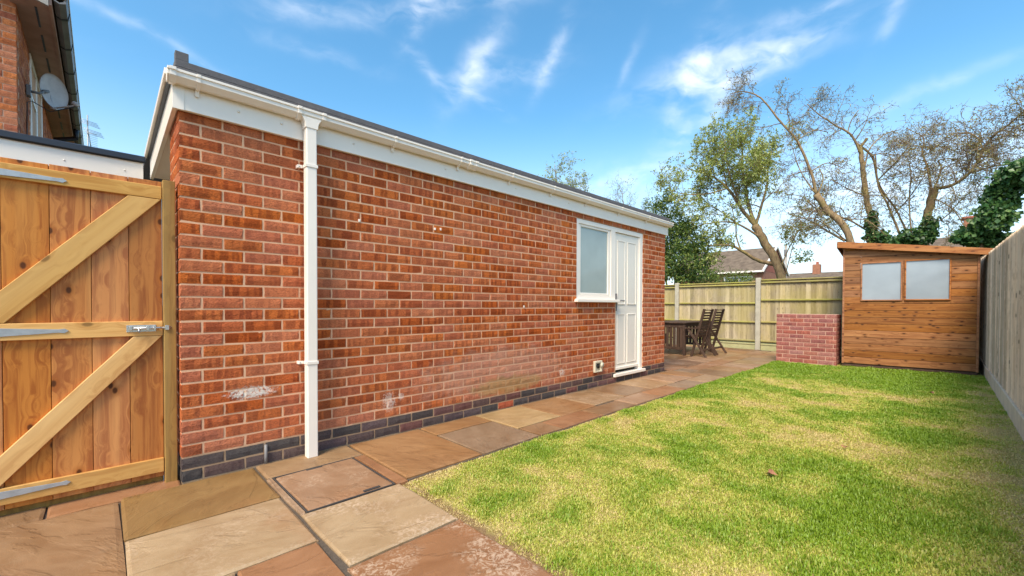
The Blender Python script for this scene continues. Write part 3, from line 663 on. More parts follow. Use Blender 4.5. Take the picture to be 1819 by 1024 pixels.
# ================================================================== GATE
gt = thing('garden_gate', 'ledged and braced timber gate with stained boards beside the garage corner', 'gate', (-.5, .1, .0))
bx = [-1.01, -.855, -.694, -.529, -.375, -.221, -.072]
for i in range(6): box('board', 'gate_board', gt, [(bx[i]+.0012, bx[i+1]-.0012, .102, .120, .035, 1.806+(0, .004, 0, .003, .001, .002)[i])]+([(bx[i]-.008, bx[i]+.0011, .109, .115, .037, 1.80)] if i else []), .0022)
for z0, z1 in ((1.70, 1.776), (.888, .974), (.066, .150)): box('rail', 'gate_rail', gt, (-1.005, -.074, .080, .1015, z0, z1), .003)
def brace(p):
    bm = bmesh.new(); c = Vector((p[0][0], .0, p[0][1])); ux = (Vector((p[1][0], 0, p[1][1]))-c).normalized(); uz = Vector((-ux.z, 0, ux.x))
    R = [[bm.verts.new(((q[0]-c.x)*ux.x+(q[1]-c.z)*ux.z, yv-.0807, (q[0]-c.x)*uz.x+(q[1]-c.z)*uz.z)) for q in p] for yv in (.0807, .1013)]
    for i in range(4): bm.faces.new((R[0][i], R[0][(i+1) % 4], R[1][(i+1) % 4], R[1][i]))
    bm.faces.new(R[0]); bm.faces.new(R[1])
    o = mobj('brace', tomesh(bm, 'brace'), 'gate_rail', gt, (c.x, .0807, c.z), .003); o.rotation_euler.y = -math.atan2(ux.z, ux.x)
brace([(-.835, .976), (-.222, 1.698), (-.077, 1.698), (-.685, .976)]); brace([(-.845, .152), (-.205, .886), (-.077, .886), (-.715, .152)])
for z, h in ((1.727, .040), (.930, .050), (.118, .044)):
    bm = bmesh.new(); pl = [(-1.005, -h/2), (-.75, -h/2+.001), (-.50, -.009), (-.478, -.012), (-.462, 0), (-.478, .012), (-.50, .009), (-.75, h/2-.001), (-1.005, h/2)]
    prism('strap_hinge', 'steel', gt, [(a, z+b) for a, b in pl], 'Y', .0755, .0797, .001)
bo = box('bolt', 'bright_steel', gt, (-.236, -.105, .0765, .0797, .912, .952), .002)
tube('bolt_rod', 'bright_steel', bo, [(-.225, .0665, .934), (-.036, .0665, .934)], .0075, 10)
tube('bolt_knob', 'bright_steel', bo, [(-.181, .065, .934), (-.181, .052, .922), (-.181, .050, .908)], .006, 8)
box('bolt_guide', 'bright_steel', bo, [(-.225, -.21, .058, .0764, .922, .946), (-.15, -.135, .058, .0764, .922, .946), (-.118, -.106, .058, .0764, .922, .946)], .002)
gpst = box('gate_post', 'gate_post', None, (-.0705, -.012, .062, .135, -.02, 1.815), .003); tag(gpst, 'greenish treated timber gate post fixed at the brick corner', 'post')
tag(box('bolt_keep', 'bright_steel', None, (-.066, -.046, .052, .0615, .92, .948), .002), 'small steel bolt keep on the gate post', 'bolt keep')
tag(box('gate_threshold', 'gate_post', None, (-1.2, -.075, .125, .19, -.012, .03), .004), 'weathered timber strip on the ground behind the garden gate', 'threshold')

# ================================================================== NEIGHBOURING ROOF AND HOUSE
ex = thing('extension', 'flat roofed extension with white fascia and black roof trim behind the gate', 'extension', (-2, 2.5, 0))
box('wall', 'render', ex, (-4.5, -.09, 1.56, 4.2, 0, 2.2), .002)
box('fascia', 'upvc', ex, (-4.6, -.075, 1.50, 1.53, 2.09, 2.262), .002)
box('roof', 'felt', ex, (-4.6, -.075, 1.531, 4.3, 2.22, 2.275), .003)
prism('roof_trim', 'black', ex, [(1.487, 2.25), (1.475, 2.262), (1.478, 2.302), (1.50, 2.312), (1.56, 2.295), (1.56, 2.277), (1.50, 2.264)], 'X', -4.6, -.062)
for x in (-.19, -.53): tube('fixing_pin', 'upvc', ex, [(x, 1.4998, 2.17), (x, 1.496, 2.17)], .006, 8)
HX, HY = -1.01, 4.34
ho = thing('house', 'orange brick house with brown soffit and grey gutter rising above the flat roof', 'house', (-3.5, 7, 0))
hw = box('wall', 'mortar_house', ho, [(-6.5, HX-.0055, HY+.0055, 10.6, 0, 4.56)], 0)
bl = []
for k in range(32, 61):
    z = k*.075; xx = HX
    Lb = .1025 if k % 2 else .215
    while xx > -2.35: bl.append((Lb, .1025, .065, (xx-Lb, HY, z), 0, 'brick_house')); xx -= Lb+.01; Lb = .215
lay_bricks(hw, bl, 230, None, 'brickwork')
bl = []
for k in range(32, 61):
    z = k*.075; yy = HY+(.225 if k % 2 else .1125)
    while yy < 10.4:
        if not (5.62 < yy+.1 < 7.25 and z > 3.0): bl.append((.215, .05, .065, (HX, yy, z), math.pi/2, 'brick_house'))
        yy += .225
lay_bricks(hw, bl, 0, None, 'side_brickwork')
hwin = box('window', 'upvc', ho, [(HX-.02, HX+.012, 5.62, 5.70, 3.02, 4.53), (HX-.02, HX+.012, 7.15, 7.23, 3.02, 4.53), (HX-.02, HX+.012, 5.70, 7.15, 4.45, 4.53), (HX-.02, HX+.012, 5.70, 7.15, 3.02, 3.12), (HX-.02, HX+.012, 6.35, 6.45, 3.12, 4.45), (HX-.02, HX+.012, 5.70, 6.35, 3.95, 4.0)], .006)
box('pane', 'house_pane', hwin, [(HX-.019, HX-.008, 5.7, 6.35, 3.12, 3.95), (HX-.019, HX-.008, 5.7, 6.35, 4.0, 4.45), (HX-.019, HX-.008, 6.45, 7.15, 3.12, 4.45)], 0)
box('window_sill', 'upvc', hwin, (HX+.0, HX+.07, 5.55, 7.3, 2.97, 3.018), .004)
sf = box('soffit', 'soffit_brown', ho, (HX-.05, -.745, 4.06, 10.75, 4.545, 4.56), .002)
for i in range(9): box('vent_slot', 'black', sf, (-.862, -.842, 4.25+i*.72, 4.25+i*.72+.50, 4.540, 4.5449), 0)
box('fascia_board', 'soffit_brown', ho, (-.7445, -.715, 4.06, 10.75, 4.53, 4.70), .002)
gu = prism('gutter', 'grey_pvc', ho, [(-.712, 4.66), (-.700, 4.59), (-.655, 4.565), (-.60, 4.585), (-.585, 4.665), (-.60, 4.665), (-.62, 4.60), (-.655, 4.58), (-.69, 4.60), (-.70, 4.66)], 'Y', 4.03, 10.8)
for i in range(8): prism('gutter_bracket', 'black', gu, [(-.714, 4.668), (-.704, 4.583), (-.655, 4.556), (-.592, 4.58), (-.575, 4.672), (-.60, 4.672)], 'Y', 4.4+i*.85, 4.43+i*.85)
box('gutter_lip', 'upvc', gu, (-.595, -.575, 4.035, 10.79, 4.6655, 4.69), .003)
tube('downpipe', 'black', ho, [(-.655, 9.0, 4.57), (-.66, 9.0, 4.40), (-.95, 9.0, 4.30), (-.965, 9.0, 4.2), (-.965, 9.0, .0)], .045, 10)
rp = prism('roof', 'tiles', ho, [(-.60, 4.70), (-3.75, 6.75), (-6.9, 4.70), (-6.9, 4.62), (-3.75, 6.65), (-.60, 4.62)], 'Y', 4.02, 10.8)
prism('gable', 'mortar_house', ho, [(HX-.02, 4.562), (-3.75, 6.45), (-6.48, 4.562)], 'Y', 4.36, 4.5)
prism('bargeboard', 'weathered', ho, [(-.74, 4.50), (-.74, 4.64), (-3.75, 6.63), (-3.75, 6.47), (-1.15, 4.74), (-1.10, 4.60)], 'Y', 4.025, 4.058)
# satellite dish
sd_ = thing('satellite_dish', 'weathered grey satellite dish on a bracket on the house wall', 'satellite dish', (HX, 5.15, 3.85))
box('wall_bracket', 'grey_pvc', sd_, (HX+.006, HX+.045, 5.11, 5.21, 3.78, 3.92), .004)
tube('mount_arm', 'grey_pvc', sd_, [(HX+.045, 5.16, 3.85), (HX+.12, 5.18, 3.86), (HX+.15, 5.2, 3.90)], .016, 8)
def dish():
    c = Vector((-.765, 5.35, 3.985)); nrm = Vector((.78, -.60, -.02)).normalized(); a = nrm.cross(Vector((0, 0, 1))).normalized(); b = a.cross(nrm)
    V, Fc = [], []; n = 28
    for side in (0, 1):
        for j in range(6):
            r = j/5
            for i in range(n):
                t = 2*math.pi*i/n; V.append(a*(math.cos(t)*.205*r)+b*(math.sin(t)*.225*r)+nrm*((r*r-1)*.05-(.006 if side else 0)))
    for side in (0, 1):
        o = side*6*n
        for j in range(5):
            for i in range(n): q = (o+j*n+i, o+j*n+(i+1) % n, o+(j+1)*n+(i+1) % n, o+(j+1)*n+i); Fc.append(q if side else q[::-1])
    for i in range(n): Fc.append((5*n+i, 5*n+(i+1) % n, 11*n+(i+1) % n, 11*n+i))
    me = bpy.data.meshes.new('dish'); me.from_pydata(V, [], Fc); mobj('dish', me, 'dish', sd_, c, smooth=True)
    foot = c - b*.215
    tube('dish_back_rib', 'dish', sd_, [c-nrm*.075+b*.03, foot-nrm*.03-b*.01, foot+nrm*.03-b*.02], .018, 6)
    tube('mount_clamp', 'grey_pvc', sd_, [(HX+.15, 5.2, 3.90), c-nrm*.075], .022, 6)
    tip = c + nrm*.30 - b*.17 + a*.02
    tube('feed_arm', 'dish', sd_, [foot-b*.01, tip], .010, 6); tube('receiver_head', 'dish', sd_, [tip, tip-nrm*.05+b*.03], .028, 8)
    tube('cable', 'black', sd_, [tip-nrm*.02-b*.02, foot-b*.06-nrm*.05, Vector((HX+.05, 5.2, 3.74)), Vector((HX+.01, 5.16, 3.70)), Vector((HX+.008, 5.14, 3.3)), Vector((HX+.008, 5.14, 2.5))], .006, 5)
dish()
ae = thing('television_aerial', 'thin metal television aerial with mesh reflectors beyond the house eaves', 'aerial', (-.56, 14, 0))
tube('mast', 'steel', ae, [(-.56, 14, 0), (-.56, 14, 6.5)], .016, 8)
tube('boom', 'steel', ae, [(-.56, 14.03, 6.15), (-.50, 13.98, 5.62)], .012, 6)
for z, x0 in ((6.30, -.36), (6.05, -.28)):
    for k in range(4): tube('reflector_bar', 'steel', ae, [(x0-.38+.02*k, 13.97, z+.04-.04*k+.03), (x0+.02*k, 14.0, z-.04*k+.0)], .007, 5)
for k in range(9): tube('director', 'steel', ae, [(-.66, 13.99, 6.02-k*.05), (-.36, 14.01, 5.99-k*.05)], .005, 5)

# ================================================================== SHED
sh = thing('garden_shed', 'brown timber garden shed with pent roof and two windows', 'shed', (0, 0, 0))
# local frame: front face on x=0, y from 0 (left) to -1.66, turned and moved at the end
WS = 1.66
def roof_z(y): return 2.175+ (y+.0)*.152     # underside along the front
win = [(-.265, -.765, 1.19, 1.82), (-.83, -1.335, 1.195, 1.83)]
z = .06; i = 0
while z < 2.1:
    z1 = z+.118
    spans = [(-WS, 0.)]
    for (a, b, c, d) in win:
        if z1 > c+.01 and z < d-.01: spans = [s for u, v in spans for s in ((u, min(v, b-.022)), (max(u, a+.022), v)) if s[1]-s[0] > .02]
    for (a, b, c, d) in win:
        if z < c-.03 < z1 and z1 > c+.01: box('board', 'shed', sh, (.001, .016, b-.0215, a+.0215, z, c-.0205), .003)
    for (u, v) in spans:
        zt = lambda yy: min(z1-.005, roof_z(yy)-.02)
        if zt(v) <= z+.01: continue
        bm = bmesh.new(); uu = u
        if zt(u) < z: uu = min(v-.02, -(2.175-.02-z)/.152)
        P = [(uu, z), (v, z), (v, zt(v)), (uu, max(zt(uu), z+.002))]
        if P[2][1] >= z1-.0055 and P[3][1] < z1-.0055:
            ys = -(2.155-(z1-.005))/.152; P.insert(3, (min(max(ys, uu+.01), v-.01), z1-.005))
        o = prism('board', 'shed', sh, P, 'X', 0. + .0015*(i % 2), .016, .004); i += 1
    z = z1
box('side_wall', 'shed', sh, [(.0185, 1.75, -.018, 0., .06, 2.14)], .002); box('side_wall', 'shed', sh, [(.0185, 1.75, -WS, -WS+.018, .06, 1.88)], .002)
box('back_wall', 'shed', sh, (1.732, 1.75, -WS+.0185, -.0185, .06, 1.86), .002)
box('gap_backing', 'dark_wood', sh, [(.0165, .0178, -WS+.02, -.02, .06, 1.18), (.0165, .0178, -WS+.02, win[1][1]-.025, 1.18, 1.86), (.0165, .0178, win[0][0]+.025, -.02, 1.18, 2.1), (.0165, .0178, win[1][1]-.02, win[0][0]+.02, 1.856, 1.90), (.0165, .0178, -1.25, win[0][0]+.02, 1.901, 1.98), (.0165, .0178, -.75, win[0][0]+.02, 1.981, 2.05)], 0)  # backing added behind the boards to block light coming through their gaps
box('floor', 'dark_wood', sh, (.02, 1.73, -WS+.02, -.02, .0, .055), .002)
box('bearer', 'dark_wood', sh, [(.03, 1.7, -.3, -.25, -.03, -.0005), (.03, 1.7, -1.4, -1.35, -.03, -.0005), (-.012, .018, -WS, 0, -.03, .035)], .003)
box('corner_trim', 'shed_roof', sh, (-.012, -.001, -.022, .006, .05, 2.13), .002); box('corner_trim', 'shed_roof', sh, (-.012, -.001, -WS-.004, -WS+.022, .05, 1.89), .002)
prism('roof', 'felt', sh, [(.075, 2.195), (.075, 2.225), (-1.78, 1.943), (-1.78, 1.913)], 'X', -.085, 1.84)
prism('roof_fascia', 'shed_roof', sh, [(.085, 2.125), (.085, 2.236), (-1.79, 1.952), (-1.79, 1.852)], 'X', -.108, -.0855, .003)
prism('eaves_board', 'shed_roof', sh, [(.0765, 2.12), (.092, 2.12), (.092, 2.225), (.0765, 2.225)], 'X', -.085, 1.84, .002)
for (a, b, c, d) in win:
    t = .020
    w_ = box('window', 'shed_roof', sh, [(-.016, .03, b-t, b, c-t, d+t), (-.016, .03, a, a+t, c-t, d+t), (-.016, .03, b, a, d, d+t), (-.022, .03, b, a, c-t, c)], .002)
    box('pane', 'pane', w_, (.004, .008, b+.0005, a-.0005, c+.0005, d-.0005), 0)
sh.location = (9.245, -1.935, 0); sh.rotation_euler.z = -math.atan2(-.135, 1.655)

# ================================================================== BRICK BARBECUE BASE
bb = thing('brick_barbecue', 'square low red brick barbecue block standing between patio fence and shed', 'brick block', (9.3, -1.42, 0))
core = box('core', 'mortar_bbq', bb, (9.104, 9.52, -1.864, -.935, -.03, .922), 0)
bl = []
for k in range(12):
    z = .010+k*.0765; yy = -.93; odd = k % 2; first = True
    while yy > -1.85:
        Lb = .1025 if (first and odd) else .215
        y1 = max(yy-Lb, -1.868)
        bl.append((yy-y1, .1025, .067, (9.10, yy, z), -math.pi/2, 'brick_bbq')); yy = y1-.010; first = False
    for ys, rot, xx0 in ((-1.868, 0, 9.2125),(-.93, math.pi, 9.43)):
        xx = xx0
        for q in range(1 if ys > -1 else 2):
            bl.append((.2, .05, .067, (xx, ys, z), rot, 'brick_bbq')); xx += .21
lay_bricks(core, bl, 120, None, 'brickwork')

# ================================================================== FENCES
def fence_panel(y0, y1, top, rails, label, nb, x=11.36):
    p = thing('closeboard_fence', label, 'fence', (x, (y0+y1)/2, .16), 'closeboard panels of the back fence')
    w = (y1-y0)/nb; meshes = {}
    for i in range(nb):
        v = i % 4
        if v not in meshes:
            bm = bmesh.new(); a = w+.012; h = top-.172
            vs = [bm.verts.new(c) for c in ((.020, -a/2, 0), (.004, a/2, 0), (.018, a/2, 0), (.026, -a/2, 0))]; ft = [bm.verts.new((q.co.x, q.co.y, h-v*.0015)) for q in vs]
            bm.faces.new(vs); bm.faces.new(ft)
            for k in range(4): bm.faces.new((vs[k], vs[(k+1) % 4], ft[(k+1) % 4], ft[k]))
            me = tomesh(bm, 'board'); me.materials.append(M['fence_green']); meshes[v] = me
        mobj('board', meshes[v], None, p, (x, y0+w*(i+.5), .172))
    box('capping', 'fence_rail', p, (x-.045, x+.03, y0, y1, top, top+.028), .003)
    for z in rails: box('rail', 'fence_rail', p, (x-.036, x+.003, y0+.002, y1-.002, z-.022, z+.016), .006)
    gbd = box('gravel_board', 'gravelboard_green', None, [(x-.012, x+.035, y0, y1, -.03, .150), (x-.026, x-.0121, y0, y1, .115, .150)], .004)
    return gbd
P_ = [(2.06, 1.72, 'concrete fence post nearest the garage on the back fence'), (.005, 1.776, 'tall concrete fence post beside the brick barbecue block'), (-1.86, 1.78, 'concrete fence post hidden behind the shed'), (3.9, 1.72, 'concrete fence post behind the garage')]
for yy, zt, lb in P_[:3]:
    po = box('fence_post', 'concrete', None, [(11.30, 11.41, yy-.055, yy+.055, -.03, zt)], .012); tag(po, lb, 'fence post', 'concrete posts of the back fence')
for y0, y1, top, rails, nb, lb, gl in ((2.12, 3.6, 1.655, (1.60, 1.15, .685, .215), 14, 'green tinged closeboard fence panel partly hidden by the garage end', 'pale gravel board under the panel behind the garage end'),
                               (.065, 2.0, 1.662, (1.62, 1.155, .683, .215), 19, 'green algae stained closeboard fence panel behind the patio chairs', 'pale gravel board along the patio behind the chairs'),
                               (-1.80, -.055, 1.705, (1.66, 1.23, .69, .215), 17, 'weathered closeboard fence panel behind the brick barbecue block', 'pale gravel board behind the brick barbecue block'),
                               (-3.62, -1.92, 1.705, (1.66, 1.23, .69, .215), 16, 'weathered closeboard fence panel behind the shed', 'gravel board behind the shed')):
    gbd = fence_panel(y0, y1, top, rails, lb, nb); tag(gbd, gl, 'gravel board', 'gravel boards of the back fence')
# right-hand fence, boards only on this side
FY = -3.685
sf_ = thing('side_fence', 'tall weathered grey closeboard fence running along the right of the lawn', 'fence', (5, FY, 0))
x = 1.0; i = 0
while x < 11.2:
    w = .118+.012*math.sin(i*2.3); zt = 1.79+.028*(x-5.43)+.004*math.sin(i*1.7)
    bm = bmesh.new(); pr = [(0, .0), (w+.012, -.012), (w+.012, -.024), (0, -.022)]; h = zt-.165
    vs = [bm.verts.new((a, b, 0)) for a, b in pr]; ft = [bm.verts.new((a, b, h)) for a, b in pr]
    bm.faces.new(vs); bm.faces.new(ft)
    for k in range(4): bm.faces.new((vs[k], vs[(k+1) % 4], ft[(k+1) % 4], ft[k]))
    mobj('board', tomesh(bm, 'board'), 'fence_grey', sf_, (x, FY+.012, .165)); x += w; i += 1
for z in (.4, 1.0, 1.6): box('rail', 'fence_grey', sf_, (1, 11.2, FY-.075, FY-.014, z-.04, z+.04), .003)
box('gravel_board', 'gravelboard', sf_, (1, 11.2, FY-.02, FY+.028, -.05, .164), .006)

# ================================================================== PATIO TABLE AND CHAIRS
TX0, TX1, TY0, TY1 = 8.68, 10.15, .685, 1.50
tb = thing('patio_table', 'dark stained slatted gateleg table on the back patio', 'table', (9.4, 1.1, 0))
for k in range(9):
    yy = TY0-.02+k*(TY1-TY0+.04)/9; box('top_slat', 'dark_wood', tb, (TX0-.025, TX1+.025, yy+.003, yy+(TY1-TY0+.04)/9-.003, .690, .715), .004)
for (a, b) in ((TX0, TY0), (TX0, TY1-.055), (TX1-.055, TY0), (TX1-.055, TY1-.055)): box('leg', 'dark_wood', tb, (a, a+.055, b, b+.055, 0, .6895), .004)
for X0 in (TX0, TX1-.055):
    box('end_rail', 'dark_wood', tb, (X0+.012, X0+.045, TY0+.0555, TY1-.0555, .60, .688), .003); box('end_rail', 'dark_wood', tb, (X0+.012, X0+.045, TY0+.0555, TY1-.0555, .115, .17), .003)
    n = 9; w = (TY1-TY0-.111)/n
    for k in range(n): yy = TY0+.0555+k*w; box('slat', 'dark_wood', tb, (X0+.018, X0+.038, yy+.008, yy+w-.008, .1705, .5995), .002)
box('apron', 'dark_wood', tb, (TX0+.056, TX1-.056, TY0+.012, TY0+.035, .62, .688), .003); box('apron', 'dark_wood', tb, (TX0+.056, TX1-.056, TY1-.035, TY1-.012, .62, .688), .003)
def bar(name, parent, p, q, w, t, mat='dark_wood', nrm=(1, 0, 0)):
    """rectangular bar from p to q: w across (in the side plane), t along nrm"""
    p, q = Vector(p), Vector(q); d = (q-p); L = d.length; d.normalize(); n = Vector(nrm); s = d.cross(n).normalized(); bm = bmesh.new()
    vs = [bm.verts.new(s*a*w/2 + n*b*t/2 + d*c*L) for c in (0, 1) for b in (-1, 1) for a in (-1, 1)]
    for f in ((0, 2, 3, 1), (4, 5, 7, 6), (0, 1, 5, 4), (2, 6, 7, 3), (0, 4, 6, 2), (1, 3, 7, 5)): bm.faces.new([vs[i] for i in f])
    return mobj(name, tomesh(bm, name), mat, parent, p, .003)
bar('gate_leg', tb, (9.15, 1.42, .02), (9.55, 1.42, .60), .045, .03, nrm=(0, 1, 0)); bar('gate_leg', tb, (9.60, 1.455, .02), (9.20, 1.455, .60), .045, .03, nrm=(0, 1, 0))
def chair(x0, label):
    c = thing('patio_chair', label, 'chair', (x0+.28, .45, 0), 'folding chairs at the patio table')
    W = .55; y = lambda z: .275+(1.01-z)*.262
    for x in (x0+.015, x0+W-.015):
        bar('leg', c, (x, .225, .0), (x, .60, .585), .045, .026)                                             # rear foot up to the arm
        bar('back_stile', c, (x+(.03 if x < x0+.2 else -.03), y(1.01), 1.01), (x+(.03 if x < x0+.2 else -.03), y(.0), .0), .05, .026)
        bar('armrest', c, (x, .395, .600), (x, .665, .600), .024, .055)
    for k in range(10):
        z = .985-k*.058; bar('back_slat', c, (x0+.058, y(z), z), (x0+W-.058, y(z), z), .038, .014, nrm=(0, .25, .97) if k == 0 else (0, .97, .25))
    for k in range(4): box('seat_slat', 'dark_wood', c, (x0+.062, x0+W-.062, .475+k*.052, .475+k*.052+.044, .405+.006*k, .423+.006*k), .003)
    bar('seat_rail', c, (x0+.10, .46, .393), (x0+.10, .68, .412), .025, .03); bar('seat_rail', c, (x0+W-.10, .46, .393), (x0+W-.10, .68, .412), .025, .03)
    box('stretcher', 'dark_wood', c, (x0+.029, x0+W-.029, .30, .325, .125, .165), .003)
    return c
chair(8.62, 'dark wooden folding chair tucked in at the table, nearer the garage'); chair(9.27, 'dark wooden folding chair tucked in at the table, nearer the back fence')

# ================================================================== TREES
def catmull(P, k=6):
    P = [Vector(p) for p in P]; P = [P[0]*2-P[1]]+P+[P[-1]*2-P[-2]]; out = []
    for i in range(1, len(P)-2):
        a, b, c, d = P[i-1:i+3]
        for s in range(k):
            t = s/k; out.append(.5*((2*b)+(c-a)*t+(2*a-5*b+4*c-d)*t*t+(3*b-3*c+d-a)*t**3))
    out.append(P[-2]); return out
class Tree:
    def __init__(s, seed): s.r = random.Random(seed); s.V = []; s.F = []; s.lp = []; s.V2 = []; s.F2 = []
    def limb(s, pts, r0, r1, sides=7, twigs=None, k=6):
        P = catmull(pts, k); n = len(P); wob = r0*.06
        P = [p if i == 0 else p+Vector((s.r.uniform(-wob, wob), s.r.uniform(-wob, wob), s.r.uniform(-wob, wob))) for i, p in enumerate(P)]
        r0 *= .50; r1 = max(r1*.7, .008); R = [r0+(r1-r0)*(i/(n-1)) for i in range(n)]
        tube_geo(P, R, sides, s.V, s.F)
        if twigs: s.spawn(P, R, **twigs)
    def spawn(s, P, R, n=10, length=1.2, start=.3, level=2, up=.3, droop=.0, spread=1., leaf=0., curl=.25, lean=(0, 0, 0), ratio=.5):
        r = s.r; m = len(P)
        for q in range(n):
            t = start+(1-start)*(q+r.random())/n; i = min(int(t*(m-1)), m-2); p = P[i].lerp(P[i+1], t*(m-1)-i)
            tan = (P[i+1]-P[i]).normalized(); rd = Vector((r.gauss(0, 1), r.gauss(0, 1), r.gauss(0, 1))); rd = (rd-tan*rd.dot(tan)).normalized()
            d = (tan*(.45+.4*r.random())+rd*spread+Vector((0, 0, up))+Vector(lean)).normalized()
            L = length*r.uniform(.5, 1.15)*(1-.35*t); ns = 6 if level > 1 else 5
            rr = max(min(R[i]*.55, L*.016), .0048); Q = [p]
            for a in range(ns):
                d = (d+Vector((r.gauss(0, curl), r.gauss(0, curl), r.gauss(0, curl)-droop*(a+1)/ns+up*.12))).normalized(); Q.append(Q[-1]+d*L/ns)
            RR = [rr*(1-.75*a/ns) for a in range(ns+1)]
            tube_geo(Q, RR, 4 if level > 1 else 3, s.V2, s.F2)
            if level > 1: s.spawn(Q, RR, n=max(3, int(n*ratio)), length=length*.48, start=.15, level=level-1, up=up, droop=droop, spread=spread, leaf=leaf, curl=curl*1.1, lean=lean, ratio=ratio)
            if leaf and level <= 2:
                for a in range(int(leaf*(1 if level == 1 else .5)+r.random())):
                    tt = r.uniform(.25, 1)*ns; j = min(int(tt), ns-1); s.lp.append(Q[j].lerp(Q[j+1], tt-j))
    def done(s, name, label, base, leafmat, leaf, group=None, bark='bark', twig='bark_dark', asp=.55):
        t = thing(name, label, 'tree', base, group); B = Vector(base)
        me = bpy.data.meshes.new('trunk'); me.from_pydata([v-B for v in s.V], [], s.F); mobj('trunk', me, bark, t, base, smooth=True)
        if s.V2: me = bpy.data.meshes.new('branches'); me.from_pydata([v-B for v in s.V2], [], s.F2); mobj('branches', me, twig, t, base, smooth=True)
        if s.lp: mobj('crown', leaves(s.lp, leaf, s.r.randrange(9999), B, asp), leafmat, t, base)
        return t
def leaves(pts, size, seed, B, asp=.55, jit=.02, up=.3, hang=None):
    R = np.random.RandomState(seed); P = np.array([tuple(p) for p in pts], 'f')-np.array(tuple(B), 'f'); n = len(P)
    P += R.normal(0, jit, P.shape); d = R.normal(0, 1, (n, 3)); 
    if hang is not None: d = d*.5+np.array(hang)
    d /= np.linalg.norm(d, axis=1)[:, None]
    nr = R.normal(0, 1, (n, 3))+np.array([0, 0, up*2]); s = np.cross(d, nr); s /= np.linalg.norm(s, axis=1)[:, None]+1e-6
    k = np.cross(s, d)
    L = size*R.uniform(.6, 1.25, n)[:, None]; V = np.empty((n, 4, 3), 'f')
    V[:, 0] = P; V[:, 1] = P+d*L*.5+s*L*asp*.5+k*L*.08; V[:, 2] = P+d*L; V[:, 3] = P+d*L*.5-s*L*asp*.5+k*L*.08
    me = bpy.data.meshes.new('crown'); me.from_pydata(V.reshape(-1, 3).tolist(), [], (np.arange(n)[:, None]*4+np.arange(4)).tolist())
    me.attributes.new('rnd', 'FLOAT', 'POINT').data.foreach_set('value', np.repeat(R.rand(n), 4).astype('f')); return me
def G(px, py, x): p = atx(px, py, x); return Vector((p.x, p.y, -.06))

# --- the leafing tree leaning left beyond the fence
TX = 14.0
t = Tree(3); base = G(1402, 620, TX)
tw = dict(n=12, length=1.4, start=.25, level=3, up=.25, leaf=7.5, curl=.24, ratio=.68)
t.limb([base, atx(1388, 492, TX), atx(1355, 425, TX-.1), atx(1342, 402, TX-.1)], .24, .17)
f1 = atx(1342, 402, TX-.1)
t.limb([f1, atx(1318, 372, TX-.2), atx(1292, 335, TX-.5), atx(1262, 312, TX-.7), atx(1222, 300, TX-.9)], .13, .02, twigs=tw)
t.limb([f1, atx(1330, 365, TX+.1), atx(1322, 320, TX+.3), atx(1318, 280, TX+.5), atx(1322, 240, TX+.6)], .12, .02, twigs=tw)
t.limb([f1, atx(1350, 375, TX+.5), atx(1362, 330, TX+.9), atx(1365, 290, TX+1.2), atx(1375, 255, TX+1.3)], .10, .015, twigs=tw)
t.limb([atx(1318, 372, TX-.2), atx(1302, 330, TX-.6), atx(1290, 285, TX-.8), atx(1288, 245, TX-.9)], .07, .012, twigs=tw)
t.limb([atx(1355, 425, TX-.1), atx(1310, 398, TX-.6), atx(1275, 395, TX-1.0), atx(1235, 402, TX-1.2)], .07, .012, twigs=dict(tw, n=8))
t.limb([atx(1378, 470, TX), atx(1345, 462, TX-.3), atx(1308, 440, TX-.7), atx(1290, 436, TX-.8), atx(1250, 436, TX-1.1)], .13, .02, twigs=dict(tw, n=9, length=1.0, start=.5))
t.limb([atx(1316, 445, TX-.6), atx(1308, 420, TX-.6), atx(1306, 395, TX-.7), atx(1295, 350, TX-.8)], .05, .01, twigs=dict(tw, n=6))
t.limb([atx(1292, 335, TX-.5), atx(1255, 345, TX-1.0), atx(1215, 345, TX-1.2), atx(1192, 338, TX-1.3)], .05, .01, twigs=dict(tw, n=9))
t.limb([atx(1310, 398, TX-.6), atx(1270, 370, TX-.2), atx(1230, 355, TX+.2)], .04, .01, twigs=dict(tw, n=8))
t.limb([atx(1385, 480, TX), atx(1402, 440, TX+.4), atx(1425, 400, TX+.8), atx(1450, 370, TX+1)], .04, .01, twigs=dict(tw, n=7, length=1.0))
t.limb([atx(1395, 490, TX+.1), atx(1405, 450, TX+.3), atx(1415, 410, TX+.3)], .03, .008, twigs=dict(tw, n=6, length=.8))
print('leafing tree', len(t.F2), len(t.lp))
t.done('leafing_tree', 'leaning tree with fresh sparse spring leaves beyond the back fence', base, 'leaf_spring', .070)
# --- bare spreading trees behind the shed
bw = dict(n=15, length=1.85, start=.15, level=3, up=.04, droop=.16, leaf=1.3, curl=.2, spread=.95, ratio=.74)
TX = 12.6
t = Tree(11); base = G(1525, 620, TX)
t.limb([base, atx(1512, 432, TX), atx(1468, 372, TX-.1), atx(1450, 345, TX-.2)], .15, .11)
t.limb([atx(1450, 345, TX-.2), atx(1440, 305, TX-.3), atx(1415, 250, TX-.5), atx(1385, 215, TX-.6), atx(1352, 175, TX-.8), atx(1322, 163, TX-.9), atx(1298, 167, TX-1.0)], .075, .012, twigs=dict(bw, n=14, length=1.0))
t.limb([atx(1450, 345, TX-.2), atx(1438, 330, TX-.2), atx(1420, 300, TX+.2), atx(1405, 255, TX+.4)], .04, .008, twigs=dict(bw, n=6, length=.8))
t.limb([atx(1452, 348, TX-.2), atx(1462, 318, TX), atx(1455, 300, TX+.1)], .035, .018)
